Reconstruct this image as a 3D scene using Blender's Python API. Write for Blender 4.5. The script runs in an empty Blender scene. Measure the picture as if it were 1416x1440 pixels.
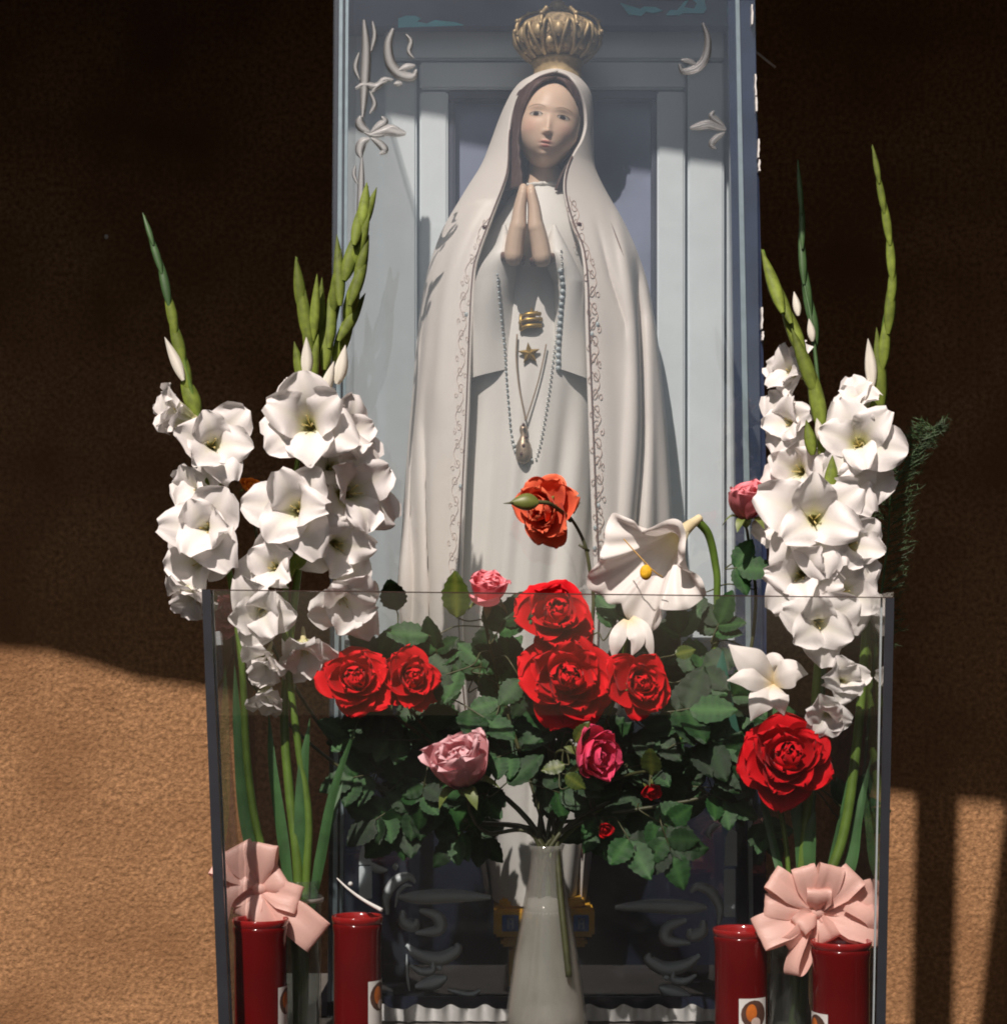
import bpy, math, random
import numpy as np
from mathutils import Vector, Matrix
from mathutils.bvhtree import BVHTree

R = random.Random(11)
SC = bpy.context.scene
COL = SC.collection

# ------------------------------------------------------------------ camera, world, sun, exposure
K, CX, HY = 0.00037727, 708.0, 940.0          # tangent per pixel, optical axis and horizon row of the photograph
def P(px, py, d):
    """A point seen at pixel (px, py) that stands d metres in front of the camera."""
    return Vector(((px - CX) * K * d, d, (HY - py) * K * d))

cam = bpy.data.cameras.new("camera")
cam.sensor_fit = 'VERTICAL'
cam.sensor_height = 24.0
cam.lens = 12.0 / (720 * K)
cam.shift_y = 220.0 / 1440.0
cam.clip_start, cam.clip_end = 0.05, 2000.0
cam_ob = bpy.data.objects.new("camera", cam)
cam_ob.location = (0, 0, 0)
cam_ob.rotation_euler = (math.pi / 2, 0, 0)
COL.objects.link(cam_ob)
SC.camera = cam_ob

SUN = Vector((0.35, 1.0, -1.20)).normalized()  # the way the light travels
world = bpy.data.worlds.new("World")
SC.world = world
world.use_nodes = True
wn = world.node_tree.nodes
bg = wn["Background"]
sky = wn.new("ShaderNodeTexSky")
sky.sky_type = 'NISHITA'
sky.sun_disc = False
sky.sun_elevation = math.asin(-SUN.z)
sky.sun_rotation = math.atan2(-SUN.x, -SUN.y)
sky.dust_density = 3.0
world.node_tree.links.new(sky.outputs[0], bg.inputs[0])
bg.inputs[1].default_value = 0.05
sun = bpy.data.lights.new("sun", 'SUN')
sun.energy = 5.0
sun.angle = math.radians(0.55)
sun.color = (1.0, 0.875, 0.80)
sun_ob = bpy.data.objects.new("sun", sun)
sun_ob.rotation_euler = SUN.to_track_quat('-Z', 'Y').to_euler()
sun_ob.location = (-2, -3, 5)
COL.objects.link(sun_ob)
SC.view_settings.view_transform = 'Standard'
SC.view_settings.look = 'None'
SC.view_settings.exposure = 0.06
SC.view_settings.gamma = 1.0
SC.render.engine = 'CYCLES'
cy = SC.cycles
cy.max_bounces, cy.diffuse_bounces, cy.glossy_bounces = 10, 4, 4
cy.transmission_bounces, cy.transparent_max_bounces = 8, 40
cy.use_denoising = True
cy.filter_width = 1.9
cy.caustics_reflective = cy.caustics_refractive = False

# ------------------------------------------------------------------ helpers
WM = {}
def thing(name, label, cat, loc, group=None, kind=None):
    o = bpy.data.objects.new(name, None)
    o.empty_display_size = 0.02
    COL.objects.link(o)
    o.location = loc
    o["label"], o["category"] = label, cat
    if group: o["group"] = group
    if kind: o["kind"] = kind
    WM[o] = Matrix.Translation(loc)
    return o

def mesh(name, V, F, mat=None, smooth=True, cols=None):
    me = bpy.data.meshes.new(name)
    me.from_pydata([tuple(v) for v in V], [], F)
    if smooth: me.polygons.foreach_set("use_smooth", [True] * len(me.polygons))
    if cols is not None:
        a = me.color_attributes.new("Col", 'FLOAT_COLOR', 'POINT')
        a.data.foreach_set("color", np.asarray(cols, dtype=np.float32).ravel())
    if mat: me.materials.append(mat)
    me.update()
    return me

def place(name, me, parent, M=None, label=None, kind=None):
    """One object from mesh data; M is its world matrix (default: the parent's)."""
    o = bpy.data.objects.new(name, me)
    COL.objects.link(o)
    W = M if M is not None else (WM[parent] if parent else Matrix.Identity(4))
    if parent:
        o.parent = parent
        o.matrix_local = WM[parent].inverted() @ W
    else:
        o.matrix_world = W
    WM[o] = W
    if label: o["label"] = label
    if kind: o["kind"] = kind
    return o

def part(name, V, F, mat, parent, smooth=True, cols=None, label=None, kind=None):
    """A part whose vertices are given in world coordinates."""
    inv = WM[parent].inverted()
    return place(name, mesh(name, [inv @ Vector(v) for v in V], F, mat, smooth, cols), parent, None, label, kind)

def solo(name, V, F, mat, label, cat, loc=None, smooth=True, cols=None, group=None):
    loc = Vector(loc) if loc is not None else sum((Vector(v) for v in V), Vector()) / len(V)
    o = place(name, mesh(name, [Vector(v) - loc for v in V], F, mat, smooth, cols), None, Matrix.Translation(loc))
    o["label"], o["category"] = label, cat
    if group: o["group"] = group
    return o

class MB:
    """Collects shapes into one mesh."""
    def __init__(s): s.V, s.F = [], []
    def add(s, vf):
        n = len(s.V); s.V += list(vf[0]); s.F += [tuple(i + n for i in f) for f in vf[1]]; return s

def catmull(pts, n=8):
    pts = [Vector(p) for p in pts]
    if len(pts) < 3: 
        return [pts[0].lerp(pts[-1], i / n) for i in range(n + 1)]
    Q = [2 * pts[0] - pts[1]] + pts + [2 * pts[-1] - pts[-2]]
    out = []
    for i in range(1, len(Q) - 2):
        a, b, c, d = Q[i - 1:i + 3]
        for j in range(n):
            t = j / n
            out.append(0.5 * ((2 * b) + (c - a) * t + (2 * a - 5 * b + 4 * c - d) * t * t + (3 * b - a - 3 * c + d) * t ** 3))
    out.append(pts[-1].copy())
    return out

def frames(C):
    T = [(C[min(i + 1, len(C) - 1)] - C[max(i - 1, 0)]).normalized() for i in range(len(C))]
    u = T[0].orthogonal().normalized()
    U = []
    for t in T:
        u = (u - t * u.dot(t))
        u = u.normalized() if u.length > 1e-6 else t.orthogonal().normalized()
        U.append(u.copy())
    return T, U

def tube(C, r, seg=8, cap=True):
    C = [Vector(c) for c in C]
    n = len(C)
    rr = r if callable(r) else (lambda t: r)
    T, U = frames(C)
    V, F = [], []
    for i in range(n):
        b = T[i].cross(U[i])
        ra = rr(i / (n - 1))
        for j in range(seg):
            a = 2 * math.pi * j / seg
            V.append(C[i] + (U[i] * math.cos(a) + b * math.sin(a)) * ra)
    for i in range(n - 1):
        for j in range(seg):
            k = (j + 1) % seg
            F.append((i * seg + j, i * seg + k, (i + 1) * seg + k, (i + 1) * seg + j))
    if cap:
        F.append(tuple(range(seg))[::-1]); F.append(tuple(range((n - 1) * seg, n * seg)))
    return V, F

def lathe(c, prof, seg=40, axis=None, cap0=True, cap1=False):
    """prof: (radius, height) pairs, turned about the vertical (or axis) through c."""
    c = Vector(c)
    ax = Vector((0, 0, 1)) if axis is None else Vector(axis).normalized()
    u = ax.orthogonal().normalized(); w = ax.cross(u)
    V, F = [], []
    for (r, h) in prof:
        for j in range(seg):
            a = 2 * math.pi * j / seg
            V.append(c + ax * h + (u * math.cos(a) + w * math.sin(a)) * r)
    for i in range(len(prof) - 1):
        for j in range(seg):
            k = (j + 1) % seg
            F.append((i * seg + j, i * seg + k, (i + 1) * seg + k, (i + 1) * seg + j))
    if cap0: F.append(tuple(range(seg))[::-1])
    if cap1: F.append(tuple(range((len(prof) - 1) * seg, len(prof) * seg)))
    return V, F

def box(x0, x1, y0, y1, z0, z1, bev=0.0):
    if bev <= 0:
        V = [Vector((x, y, z)) for x in (x0, x1) for y in (y0, y1) for z in (z0, z1)]
        return V, [(0, 1, 3, 2), (4, 6, 7, 5), (0, 4, 5, 1), (2, 3, 7, 6), (0, 2, 6, 4), (1, 5, 7, 3)]
    b = min(bev, (x1 - x0) / 2.1, (y1 - y0) / 2.1, (z1 - z0) / 2.1)
    import bmesh
    bm = bmesh.new()
    bmesh.ops.create_cube(bm, size=1)
    for v in bm.verts:
        v.co = Vector((x0 + (v.co.x + .5) * (x1 - x0), y0 + (v.co.y + .5) * (y1 - y0), z0 + (v.co.z + .5) * (z1 - z0)))
    bmesh.ops.bevel(bm, geom=bm.edges[:], offset=b, segments=2, affect='EDGES')
    bm.verts.index_update()
    out = [v.co.copy() for v in bm.verts], [tuple(v.index for v in f.verts) for f in bm.faces]
    bm.free()
    return out

def pbox(x0, y0, x1, y1, d0, d1, bev=0.0):
    """A box whose front face (at depth d0) covers the pixels x0..x1, y0..y1."""
    a, b = P(x0, y1, d0), P(x1, y0, d0)
    return box(a.x, b.x, d0, d1, a.z, b.z, bev)

def quadprism(q, d0, d1):
    """Four pixel corners (top-left, top-right, bottom-right, bottom-left) at depth d0, d1 - d0 thick."""
    A = [P(x, y, d0) for x, y in q]
    V = A + [Vector((v.x, d1, v.z)) for v in A]
    return V, [(3, 2, 1, 0), (4, 5, 6, 7), (0, 1, 5, 4), (1, 2, 6, 5), (2, 3, 7, 6), (3, 0, 4, 7)]

def outline(C, n, thick):
    """A flat shape (closed outline C, centre fan) with a real thickness along n."""
    C = [Vector(c) for c in C]; m = len(C); n = Vector(n).normalized() * thick
    V = C + [c + n for c in C]
    F = [tuple(range(m)), tuple(range(2 * m - 1, m - 1, -1))] + [(i, i + m, (i + 1) % m + m, (i + 1) % m) for i in range(m)]
    return V, F

def flatband(pts, w, d, thick=0.003, n=8):
    """A raised flat scroll: pixel path, half width in pixels along it (callable of t), standing at depth d."""
    C = catmull([(x, y, 0) for x, y in pts], n)
    m = len(C)
    T, _ = frames(C)
    L, Rr = [], []
    for i in range(m):
        nn = Vector((-T[i].y, T[i].x, 0)); ww = w(i / (m - 1)) if callable(w) else w
        L.append(C[i] + nn * ww); Rr.append(C[i] - nn * ww)
    V, F = [], []
    for i in range(m):
        a, b = P(L[i].x, L[i].y, d), P(Rr[i].x, Rr[i].y, d)
        mid = (a + b) / 2
        V += [a, mid + Vector((0, -thick, 0)), b]
    for i in range(m - 1):
        for k in (0, 1):
            F.append((3 * i + k, 3 * i + k + 1, 3 * i + k + 4, 3 * i + k + 3))
        F.append((3 * i, 3 * i + 3, 3 * i + 5, 3 * i + 2))
    return V, F

def basis(z, roll=0.0, hint=(0, 0, 1)):
    z = Vector(z).normalized()
    h = Vector(hint)
    if abs(z.dot(h)) > .97: h = Vector((1, 0, 0))
    x = h.cross(z).normalized(); y = z.cross(x)
    M = Matrix((x, y, z)).transposed().to_4x4()
    return M @ Matrix.Rotation(roll, 4, 'Z')

def ellipsoid(c, a, b, h, nu=20, nv=14, M=None):
    V, F = [], []
    for i in range(nv + 1):
        th = math.pi * i / nv
        for j in range(nu):
            ph = 2 * math.pi * j / nu
            v = Vector((a * math.sin(th) * math.cos(ph), b * math.sin(th) * math.sin(ph), h * math.cos(th)))
            V.append(Vector(c) + (M.to_3x3() @ v if M else v))
    for i in range(nv):
        for j in range(nu):
            k = (j + 1) % nu
            F.append((i * nu + j, (i + 1) * nu + j, (i + 1) * nu + k, i * nu + k))
    return V, F

# ------------------------------------------------------------------ materials
def mat(name, col, rough=.5, var=.12, scale=40., bump=0., bscale=150., metallic=0., trans=0., tcol=None,
        spec=.5, coat=0., rnd=0., attr=False, sss=0., spots=None):
    m = bpy.data.materials.new(name); m.use_nodes = True
    nt = m.node_tree; N, L = nt.nodes, nt.links
    p = N["Principled BSDF"]; out = N["Material Output"]
    tc = N.new("ShaderNodeTexCoord")
    no = N.new("ShaderNodeTexNoise"); no.inputs["Scale"].default_value = scale; no.inputs["Detail"].default_value = 5
    L.new(tc.outputs["Object"], no.inputs["Vector"])
    rp = N.new("ShaderNodeMapRange")
    rp.inputs["From Min"].default_value, rp.inputs["From Max"].default_value = .3, .7
    rp.inputs["To Min"].default_value, rp.inputs["To Max"].default_value = 1 - var, 1 + var
    L.new(no.outputs["Fac"], rp.inputs["Value"])
    mu = N.new("ShaderNodeVectorMath"); mu.operation = 'SCALE'
    if attr:
        at = N.new("ShaderNodeAttribute"); at.attribute_name = "Col"
        mm = N.new("ShaderNodeMix"); mm.data_type = 'RGBA'; mm.blend_type = 'MULTIPLY'; mm.inputs[0].default_value = 1
        mm.inputs[6].default_value = (*col, 1); L.new(at.outputs["Color"], mm.inputs[7])
        L.new(mm.outputs[2], mu.inputs[0])
    else:
        mu.inputs[0].default_value = col
    src = rp.outputs["Result"]
    if rnd:
        oi = N.new("ShaderNodeObjectInfo")
        r2 = N.new("ShaderNodeMapRange"); r2.inputs["To Min"].default_value, r2.inputs["To Max"].default_value = 1 - rnd, 1 + rnd
        L.new(oi.outputs["Random"], r2.inputs["Value"])
        ml = N.new("ShaderNodeMath"); ml.operation = 'MULTIPLY'
        L.new(src, ml.inputs[0]); L.new(r2.outputs["Result"], ml.inputs[1]); src = ml.outputs[0]
    L.new(src, mu.inputs["Scale"])
    colout = mu.outputs["Vector"]
    if spots:                                   # stains or flecks with a shape of their own: (colour, scale, low, high)
        s2 = N.new("ShaderNodeTexNoise"); s2.inputs["Scale"].default_value = spots[1]; s2.inputs["Detail"].default_value = 6
        L.new(tc.outputs["Object"], s2.inputs["Vector"])
        r3 = N.new("ShaderNodeMapRange"); r3.inputs["From Min"].default_value, r3.inputs["From Max"].default_value = spots[2], spots[3]
        L.new(s2.outputs["Fac"], r3.inputs["Value"])
        mx = N.new("ShaderNodeMix"); mx.data_type = 'RGBA'
        L.new(r3.outputs["Result"], mx.inputs[0]); L.new(colout, mx.inputs[6]); mx.inputs[7].default_value = (*spots[0], 1)
        colout = mx.outputs[2]
    L.new(colout, p.inputs["Base Color"])
    p.inputs["Roughness"].default_value = rough
    p.inputs["Metallic"].default_value = metallic
    p.inputs["Specular IOR Level"].default_value = spec
    p.inputs["Coat Weight"].default_value = coat
    if sss:
        p.inputs["Subsurface Weight"].default_value = sss
        p.inputs["Subsurface Radius"].default_value = (.01, .006, .004)
        p.inputs["Subsurface Scale"].default_value = .6
    if bump:
        bn = N.new("ShaderNodeTexNoise"); bn.inputs["Scale"].default_value = bscale; bn.inputs["Detail"].default_value = 6
        L.new(tc.outputs["Object"], bn.inputs["Vector"])
        bu = N.new("ShaderNodeBump"); bu.inputs["Strength"].default_value = bump; bu.inputs["Distance"].default_value = .004
        L.new(bn.outputs["Fac"], bu.inputs["Height"]); L.new(bu.outputs["Normal"], p.inputs["Normal"])
    if trans:
        tr = N.new("ShaderNodeBsdfTranslucent"); ms = N.new("ShaderNodeMixShader"); ms.inputs[0].default_value = trans
        if tcol: 
            t2 = N.new("ShaderNodeMix"); t2.data_type = 'RGBA'; t2.blend_type = 'MULTIPLY'; t2.inputs[0].default_value = 1
            L.new(colout, t2.inputs[6]); t2.inputs[7].default_value = (*tcol, 1); L.new(t2.outputs[2], tr.inputs["Color"])
        else: L.new(colout, tr.inputs["Color"])
        L.new(p.outputs[0], ms.inputs[1]); L.new(tr.outputs[0], ms.inputs[2]); L.new(ms.outputs[0], out.inputs["Surface"])
    return m

def glassmat(name, tint=(1, 1, 1), ior=1.5, rough=.0, body=None, bodyfac=0., mottle=.0):
    """Thin clear glass: light passes straight through, the surface mirrors by Fresnel; body = milky share."""
    m = bpy.data.materials.new(name); m.use_nodes = True
    nt = m.node_tree; N, L = nt.nodes, nt.links
    N.remove(N["Principled BSDF"]); out = N["Material Output"]
    t = N.new("ShaderNodeBsdfTransparent"); t.inputs[0].default_value = (*tint, 1)
    g = N.new("ShaderNodeBsdfAnisotropic"); g.inputs["Roughness"].default_value = rough
    f = N.new("ShaderNodeFresnel")
    ge = N.new("ShaderNodeNewGeometry"); pw = N.new("ShaderNodeMath"); pw.operation = 'POWER'; pw.inputs[0].default_value = ior
    e = N.new("ShaderNodeMath"); e.operation = 'MULTIPLY_ADD'; e.inputs[1].default_value, e.inputs[2].default_value = -2, 1
    L.new(ge.outputs["Backfacing"], e.inputs[0]); L.new(e.outputs[0], pw.inputs[1]); L.new(pw.outputs[0], f.inputs["IOR"])
    ms = N.new("ShaderNodeMixShader")
    under = t.outputs[0]
    if body:
        df = N.new("ShaderNodeBsdfDiffuse"); df.inputs[0].default_value = (*body, 1)
        tl = N.new("ShaderNodeBsdfTranslucent"); tl.inputs[0].default_value = (*body, 1)
        a = N.new("ShaderNodeMixShader"); a.inputs[0].default_value = .5
        L.new(df.outputs[0], a.inputs[1]); L.new(tl.outputs[0], a.inputs[2])
        b = N.new("ShaderNodeMixShader"); b.inputs[0].default_value = bodyfac
        L.new(t.outputs[0], b.inputs[1]); L.new(a.outputs[0], b.inputs[2]); under = b.outputs[0]
        if mottle:
            tc = N.new("ShaderNodeTexCoord"); no = N.new("ShaderNodeTexNoise"); no.inputs["Scale"].default_value = 9; no.inputs["Detail"].default_value = 6
            L.new(tc.outputs["Object"], no.inputs["Vector"])
            mr = N.new("ShaderNodeMapRange"); mr.inputs["From Min"].default_value, mr.inputs["From Max"].default_value = .35, .75
            mr.inputs["To Min"].default_value, mr.inputs["To Max"].default_value = bodyfac * (1 - mottle), bodyfac * (1 + mottle)
            L.new(no.outputs["Fac"], mr.inputs["Value"]); L.new(mr.outputs["Result"], b.inputs[0])
    L.new(f.outputs[0], ms.inputs[0]); L.new(under, ms.inputs[1]); L.new(g.outputs[0], ms.inputs[2])
    L.new(ms.outputs[0], out.inputs["Surface"])
    return m

# ------------------------------------------------------------------ material list
M_STUCCO = mat("stucco", (.315, .172, .084), .95, .42, 105, bump=1.0, bscale=120, spec=.1, spots=((.20, .10, .046), 3.6, .42, .70))
nt_ = M_STUCCO.node_tree                            # broad trowel marks under the fine grit
n2 = nt_.nodes.new("ShaderNodeTexNoise"); n2.inputs["Scale"].default_value = 15; n2.inputs["Detail"].default_value = 3; n2.inputs["Distortion"].default_value = 1.2
b2 = nt_.nodes.new("ShaderNodeBump"); b2.inputs["Strength"].default_value = .17; b2.inputs["Distance"].default_value = .03
nt_.links.new(nt_.nodes["Texture Coordinate"].outputs["Object"], n2.inputs["Vector"]); nt_.links.new(n2.outputs["Fac"], b2.inputs["Height"])
nt_.links.new(b2.outputs["Normal"], nt_.nodes["Bump"].inputs["Normal"])
M_DARKWOOD = mat("dark_timber", (.05, .03, .02), .7, .3, 30)
M_SHELF = mat("shelf_stone", (.12, .11, .10), .7, .2, 30, bump=.3)
M_EARTH = mat("dark_earth", (.014, .013, .012), .95, .3, 4, spec=0)
M_PAINT = mat("grey_white_paint", (.68, .75, .78), .45, .05, 14, bump=.06, bscale=40)
M_RECESS = mat("hazed_blue_paint", (.22, .25, .36), .6, .16, 10, spots=((.15, .17, .25), 9, .58, .75))  # blue paint with shade and sky haze worked into its colour
M_NAVY = mat("navy_lacquer", (.012, .016, .03), .25, .2, 12)
M_NAVYREFL = mat("navy_reflection", (.022, .032, .07), .22, .25, 25)
M_ALU = mat("brushed_aluminium", (.42, .52, .56), .35, .12, 60, metallic=.55)
M_CYAN = mat("sky_cyan", (.22, .85, .98), .5, .1, 30)
M_BLUETOP = mat("blue_grey_paint", (.17, .20, .29), .5, .1, 12)
M_FROST = glassmat("frosted_white", body=(.8, .82, .82), bodyfac=.72, rough=.4)
M_ETCH = glassmat("white_frosting", body=(.82, .84, .84), bodyfac=.58, rough=.4)
M_ETCHLOW = glassmat("brightened_frosting", body=(.80, .90, .94), bodyfac=.95, rough=.4)  # denser, paler copy of the frosting to brighten scrolls in shade
M_GLASS = glassmat("clear_glass", (.985, .992, .992), 1.72, .0, body=(.8, .82, .8), bodyfac=.004, mottle=.8)  # faint diffuse body puts a little haze into the pane
M_CASEGLASS = glassmat("hazy_case_glass", (.975, .985, .985), 1.75, .0, body=(.58, .74, .92), bodyfac=.034, mottle=.45)  # bluish body stands in for sky haze reflected on the glass
M_EDGE = mat("dark_glass_edge", (.010, .012, .018), .6, .2, 30)
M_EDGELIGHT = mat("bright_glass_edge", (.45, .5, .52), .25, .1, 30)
M_ROBE = mat("ivory_plaster", (.74, .69, .645), .5, .035, 9, bump=.03, bscale=60)
M_TUNIC = mat("white_plaster", (.72, .70, .66), .5, .035, 9, bump=.03, bscale=60)
M_TRIMLINE = mat("brown_trim_paint", (.14, .075, .06), .5, .15, 60)
M_GOLD = mat("aged_gilt", (.50, .33, .09), .38, .3, 60, metallic=.75)
M_CROWN = mat("dull_crown_gilt", (.50, .37, .20), .5, .3, 70, metallic=.35)
M_PINKLINE = mat("faded_rose_gilt", (.50, .36, .30), .6, .2, 60)
M_SKIN = mat("painted_skin", (1, 1, 1), .45, .03, 25, attr=True, spec=.3, sss=.35)
M_HAND = mat("painted_hand", (.68, .50, .37), .45, .06, 30)
M_HAIR = mat("painted_brown_hair", (.085, .045, .038), .6, .3, 60)
M_PEARL = mat("pearl_bead", (.66, .68, .66), .2, .1, 60)
M_GREYBEAD = mat("grey_glass_bead", (.42, .48, .50), .2, .2, 60)
M_CORD = mat("tan_cord", (.30, .22, .15), .7, .2, 80)
M_GEM = mat("dark_red_stone", (.07, .015, .012), .15, .1, 60)
M_WHITE = mat("white_plastic", (.8, .78, .75), .4, .05, 30)
M_LACE = mat("white_lace", (.76, .77, .76), .8, .08, 60, trans=.25)
M_OCHRE = mat("ochre_gilt_paint", (.74, .40, .04), .45, .25, 40)
M_BLUETILE = mat("blue_enamel", (.06, .14, .42), .3, .1, 60)

# ------------------------------------------------------------------ the setting
DW = 3.80                                         # depth of the stucco wall
WALLS = []
o = solo("stucco_wall", *box(-3.5, 2.05, DW, DW + .25, -1.7, 2.4), M_STUCCO,
         "rough brown stucco wall behind the glass case, sunlit along its foot", "wall", (0, DW, -1.6), smooth=False)
solo("sky_block_wall", *box(-3.5, -3.2, -4.0, DW - .003, -1.6, 3.1), M_DARKWOOD, "added unseen dark wall cutting the sky light, left of the shrine", "wall", (-3.3, 0, -1.6), smooth=False)  # both walls are added out of view to cut the sky fill
solo("sky_block_wall", *box(1.75, 2.05, -4.0, DW - .003, -1.6, 3.1), M_DARKWOOD, "added unseen dark wall cutting the sky light, right of the shrine", "wall", (1.9, 0, -1.6), smooth=False)
V = [Vector((x * 60, y * 60, -1.6)) for x in (-1, 1) for y in (-1, 1)]
g = place("ground", mesh("ground", V, [(0, 1, 3, 2)], M_EARTH, False), None); g["kind"] = "structure"
o = solo("stone_shelf", *box(-.36, .475, 2.16, 3.04, -1.6, -.49, .01), M_SHELF,
         "grey stone shelf under the glass trough and the tall case", "shelf", (0, 2.6, -1.6), smooth=False)

# the roof overhang above the picture: its edge throws the sloping shadow line on the wall
canopy = thing("roof_overhang", "dark timber roof overhang above the shrine, shading the upper wall", "roof", (0, DW, 1.75))
edge = [(-700, 840), (-300, 885), (0, 912), (70, 918), (140, 938), (200, 958), (290, 970), (500, 1005), (800, 1052), (1000, 1085), (1260, 1118), (1420, 1134), (2200, 1230)]
E = []
for (x, y) in edge:
    w = P(x, y, DW); t = (1.75 - w.z) / -SUN.z
    E.append(w - SUN * t)
V = E + [Vector((e.x, DW - .003, 1.75)) for e in E]
V = V + [v + Vector((0, 0, .07)) for v in V]
n = len(E)
F = []
for i in range(n - 1):
    F += [(i, i + 1, n + i + 1, n + i), (2 * n + i, 3 * n + i, 3 * n + i + 1, 2 * n + i + 1), (i, 2 * n + i, 2 * n + i + 1, i + 1), (n + i, n + i + 1, 3 * n + i + 1, 3 * n + i)]
F += [(0, n, 3 * n, 2 * n), (n - 1, 3 * n - 1, 4 * n - 1, 2 * n - 1)]
part("roof_slab", V, F, M_DARKWOOD, canopy, smooth=False)
def shadow_board(q, tt):  # added unseen boards, shaped to cast the dark strips on the wall
    A = [P(x, y, DW) - SUN * tt for x, y in q]
    V = A + [v + Vector((0, .02, 0)) for v in A]
    part("shadow_board", V, [(3, 2, 1, 0), (4, 5, 6, 7), (0, 1, 5, 4), (1, 2, 6, 5), (2, 3, 7, 6), (3, 0, 4, 7)], M_DARKWOOD, canopy, smooth=False)
T0 = (1.75 + .26) / -SUN.z
shadow_board([(1291, 1118), (1349, 1118), (1338, 1560), (1282, 1560)], T0)
shadow_board([(1419, 1128), (1500, 1128), (1450, 1560), (1366, 1560)], T0)
shadow_board([(346, 985), (600, 1015), (600, 1560), (352, 1560)], (1.75 + .1) / -SUN.z)

o = solo("paint_fleck", *ellipsoid(P(150, 333, DW - .002), .004, .003, .005), M_WHITE, "small white paint fleck on the dark upper wall", "fleck")
o = solo("wire_peg", *tube([P(1059, 70, 3.0), P(1075, 83, 3.0), P(1090, 95, 3.0)], .0018, 6), M_WHITE,
         "thin white wire peg sticking out beside the top right edge of the case", "wire")

# ------------------------------------------------------------------ the tall glass case
DC, DB = 2.64, 2.97                               # its glass front, its back board
ZF = -.487
case = thing("glass_case", "tall glass fronted display case with grey white panelled back, around the statue", "display case", (.06, 2.8, ZF))
YB = 1445
part("back_board", *pbox(486, -120, 1036, 900, DB, DB + .02), M_PAINT, case, smooth=False)
part("lower_panel", *pbox(486, 901, 1036, 1368, DB, DB + .02), M_NAVY, case, smooth=False)
part("recess_panel", *pbox(630, 118, 926, 899, DB - .004, DB - .001), M_RECESS, case, smooth=False)
for (x0, y0, x1, y1, dd) in ((540, 88, 586, 899, .022), (590, 128, 630, 899, .030), (924, 128, 963, 899, .030), (967, 88, 1018, 899, .022)):
    part("stile", *pbox(x0, y0, x1, y1, DB - dd, DB - .001, .003), M_PAINT, case, smooth=False)
part("rail", *pbox(540, 42, 1018, 84, DB - .022, DB - .001, .003), M_PAINT, case, smooth=False)
part("rail", *pbox(590, 87, 963, 125, DB - .030, DB - .001, .003), M_PAINT, case, smooth=False)
part("recess_frame_shade", *pbox(630, 126, 926, 141, DB - .026, DB - .005, .003), mat("dark_slate", (.05, .055, .085), .5, .15, 20), case, smooth=False)  # top strip paints the shadow under the recess top; sides frame it
part("recess_frame_shade", *pbox(631, 141, 640, 899, DB - .026, DB - .005, .003), bpy.data.materials["dark_slate"], case, smooth=False)
part("recess_frame_shade", *pbox(916, 141, 923, 899, DB - .026, DB - .005, .003), bpy.data.materials["dark_slate"], case, smooth=False)
part("top_board", *pbox(478, -60, 1056, 36, DB - .05, DB - .001), M_BLUETOP, case, smooth=False)
part("roof_glass", *pbox(466, -125, 1066, -117, DC, DB + .02), M_CASEGLASS, case, smooth=False)
part("floor_board", *box(-.262, .375, DC, DB + .02, ZF, ZF + .02), mat("matt_black", (.012, .012, .014), .95, .2, 20, spec=0), case, smooth=False)
# cyan shapes along the top board, painted in for glimpses of sky
def cyan(pts):
    part("cyan_sky_bit", *outline([P(x, y, DB - .053) for x, y in pts], (0, 1, 0), .003), M_CYAN, case, smooth=False)
cyan([(560, 38), (560, 26), (570, 22), (584, 22), (592, 26), (586, 30), (600, 33), (612, 28), (640, 31), (652, 35)])
cyan([(872, 4), (900, 12), (906, 9), (922, 10), (932, 15), (918, 18), (908, 16), (902, 22), (884, 20)])
cyan([(936, 21), (942, 14), (952, 14), (962, 2), (968, 0), (962, 10), (976, 12), (980, 4), (972, -2), (990, -2), (993, 12), (990, 18), (960, 18), (955, 21)])
# edges and glass; the right navy and strip paint the side pane's reflection
part("reflection_post", *quadprism([(1022, -110), (1058, -110), (1078, 700), (1034, 700)], DC + .012, DC + .03), M_NAVYREFL, case, smooth=False)
part("reflection_post", *quadprism([(1034, 700), (1078, 700), (1076, 1436), (1037, 1436)], DC + .012, DC + .03), M_NAVYREFL, case, smooth=False)
part("reflection_strip", *quadprism([(1032, -110), (1037, -110), (1054, 700), (1046, 700)], DC + .006, DC + .012), M_ALU, case, smooth=False)
part("reflection_strip", *quadprism([(1046, 700), (1054, 700), (1060, 1436), (1055, 1436)], DC + .006, DC + .012), M_ALU, case, smooth=False)
for xs, m in (((472, 477, 466, 461), M_EDGE), ((478, 483, 473, 467), M_ALU), ((484, 486, 476, 474), M_EDGE), ((487, 491, 481, 477), M_ALU)):
    part("glass_edge", *quadprism([(xs[0], -110), (xs[1], -110), (xs[2], 1436), (xs[3], 1436)], DC + .006, DC + .014), m, case, smooth=False)
part("front_glass", *quadprism([(470, -110), (1060, -110), (1078, 1436), (460, 1436)], DC, DC + .005), M_CASEGLASS, case, smooth=False)
a, b, c, d = P(473, -110, DC + .015), P(463, 1436, DC + .015), P(463, 1436, DC + .015), P(473, -110, DC + .015)
V = [a, b, Vector((b.x, DB, b.z)), Vector((a.x, DB, a.z))]; V += [v + Vector((.004, 0, 0)) for v in V]
part("side_glass", V, [(0, 1, 2, 3), (7, 6, 5, 4), (0, 4, 5, 1), (1, 5, 6, 2), (2, 6, 7, 3), (3, 7, 4, 0)], M_CASEGLASS, case, smooth=False)
a, b = P(1059, -110, DC + .031), P(1076, 1436, DC + .031)
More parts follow.
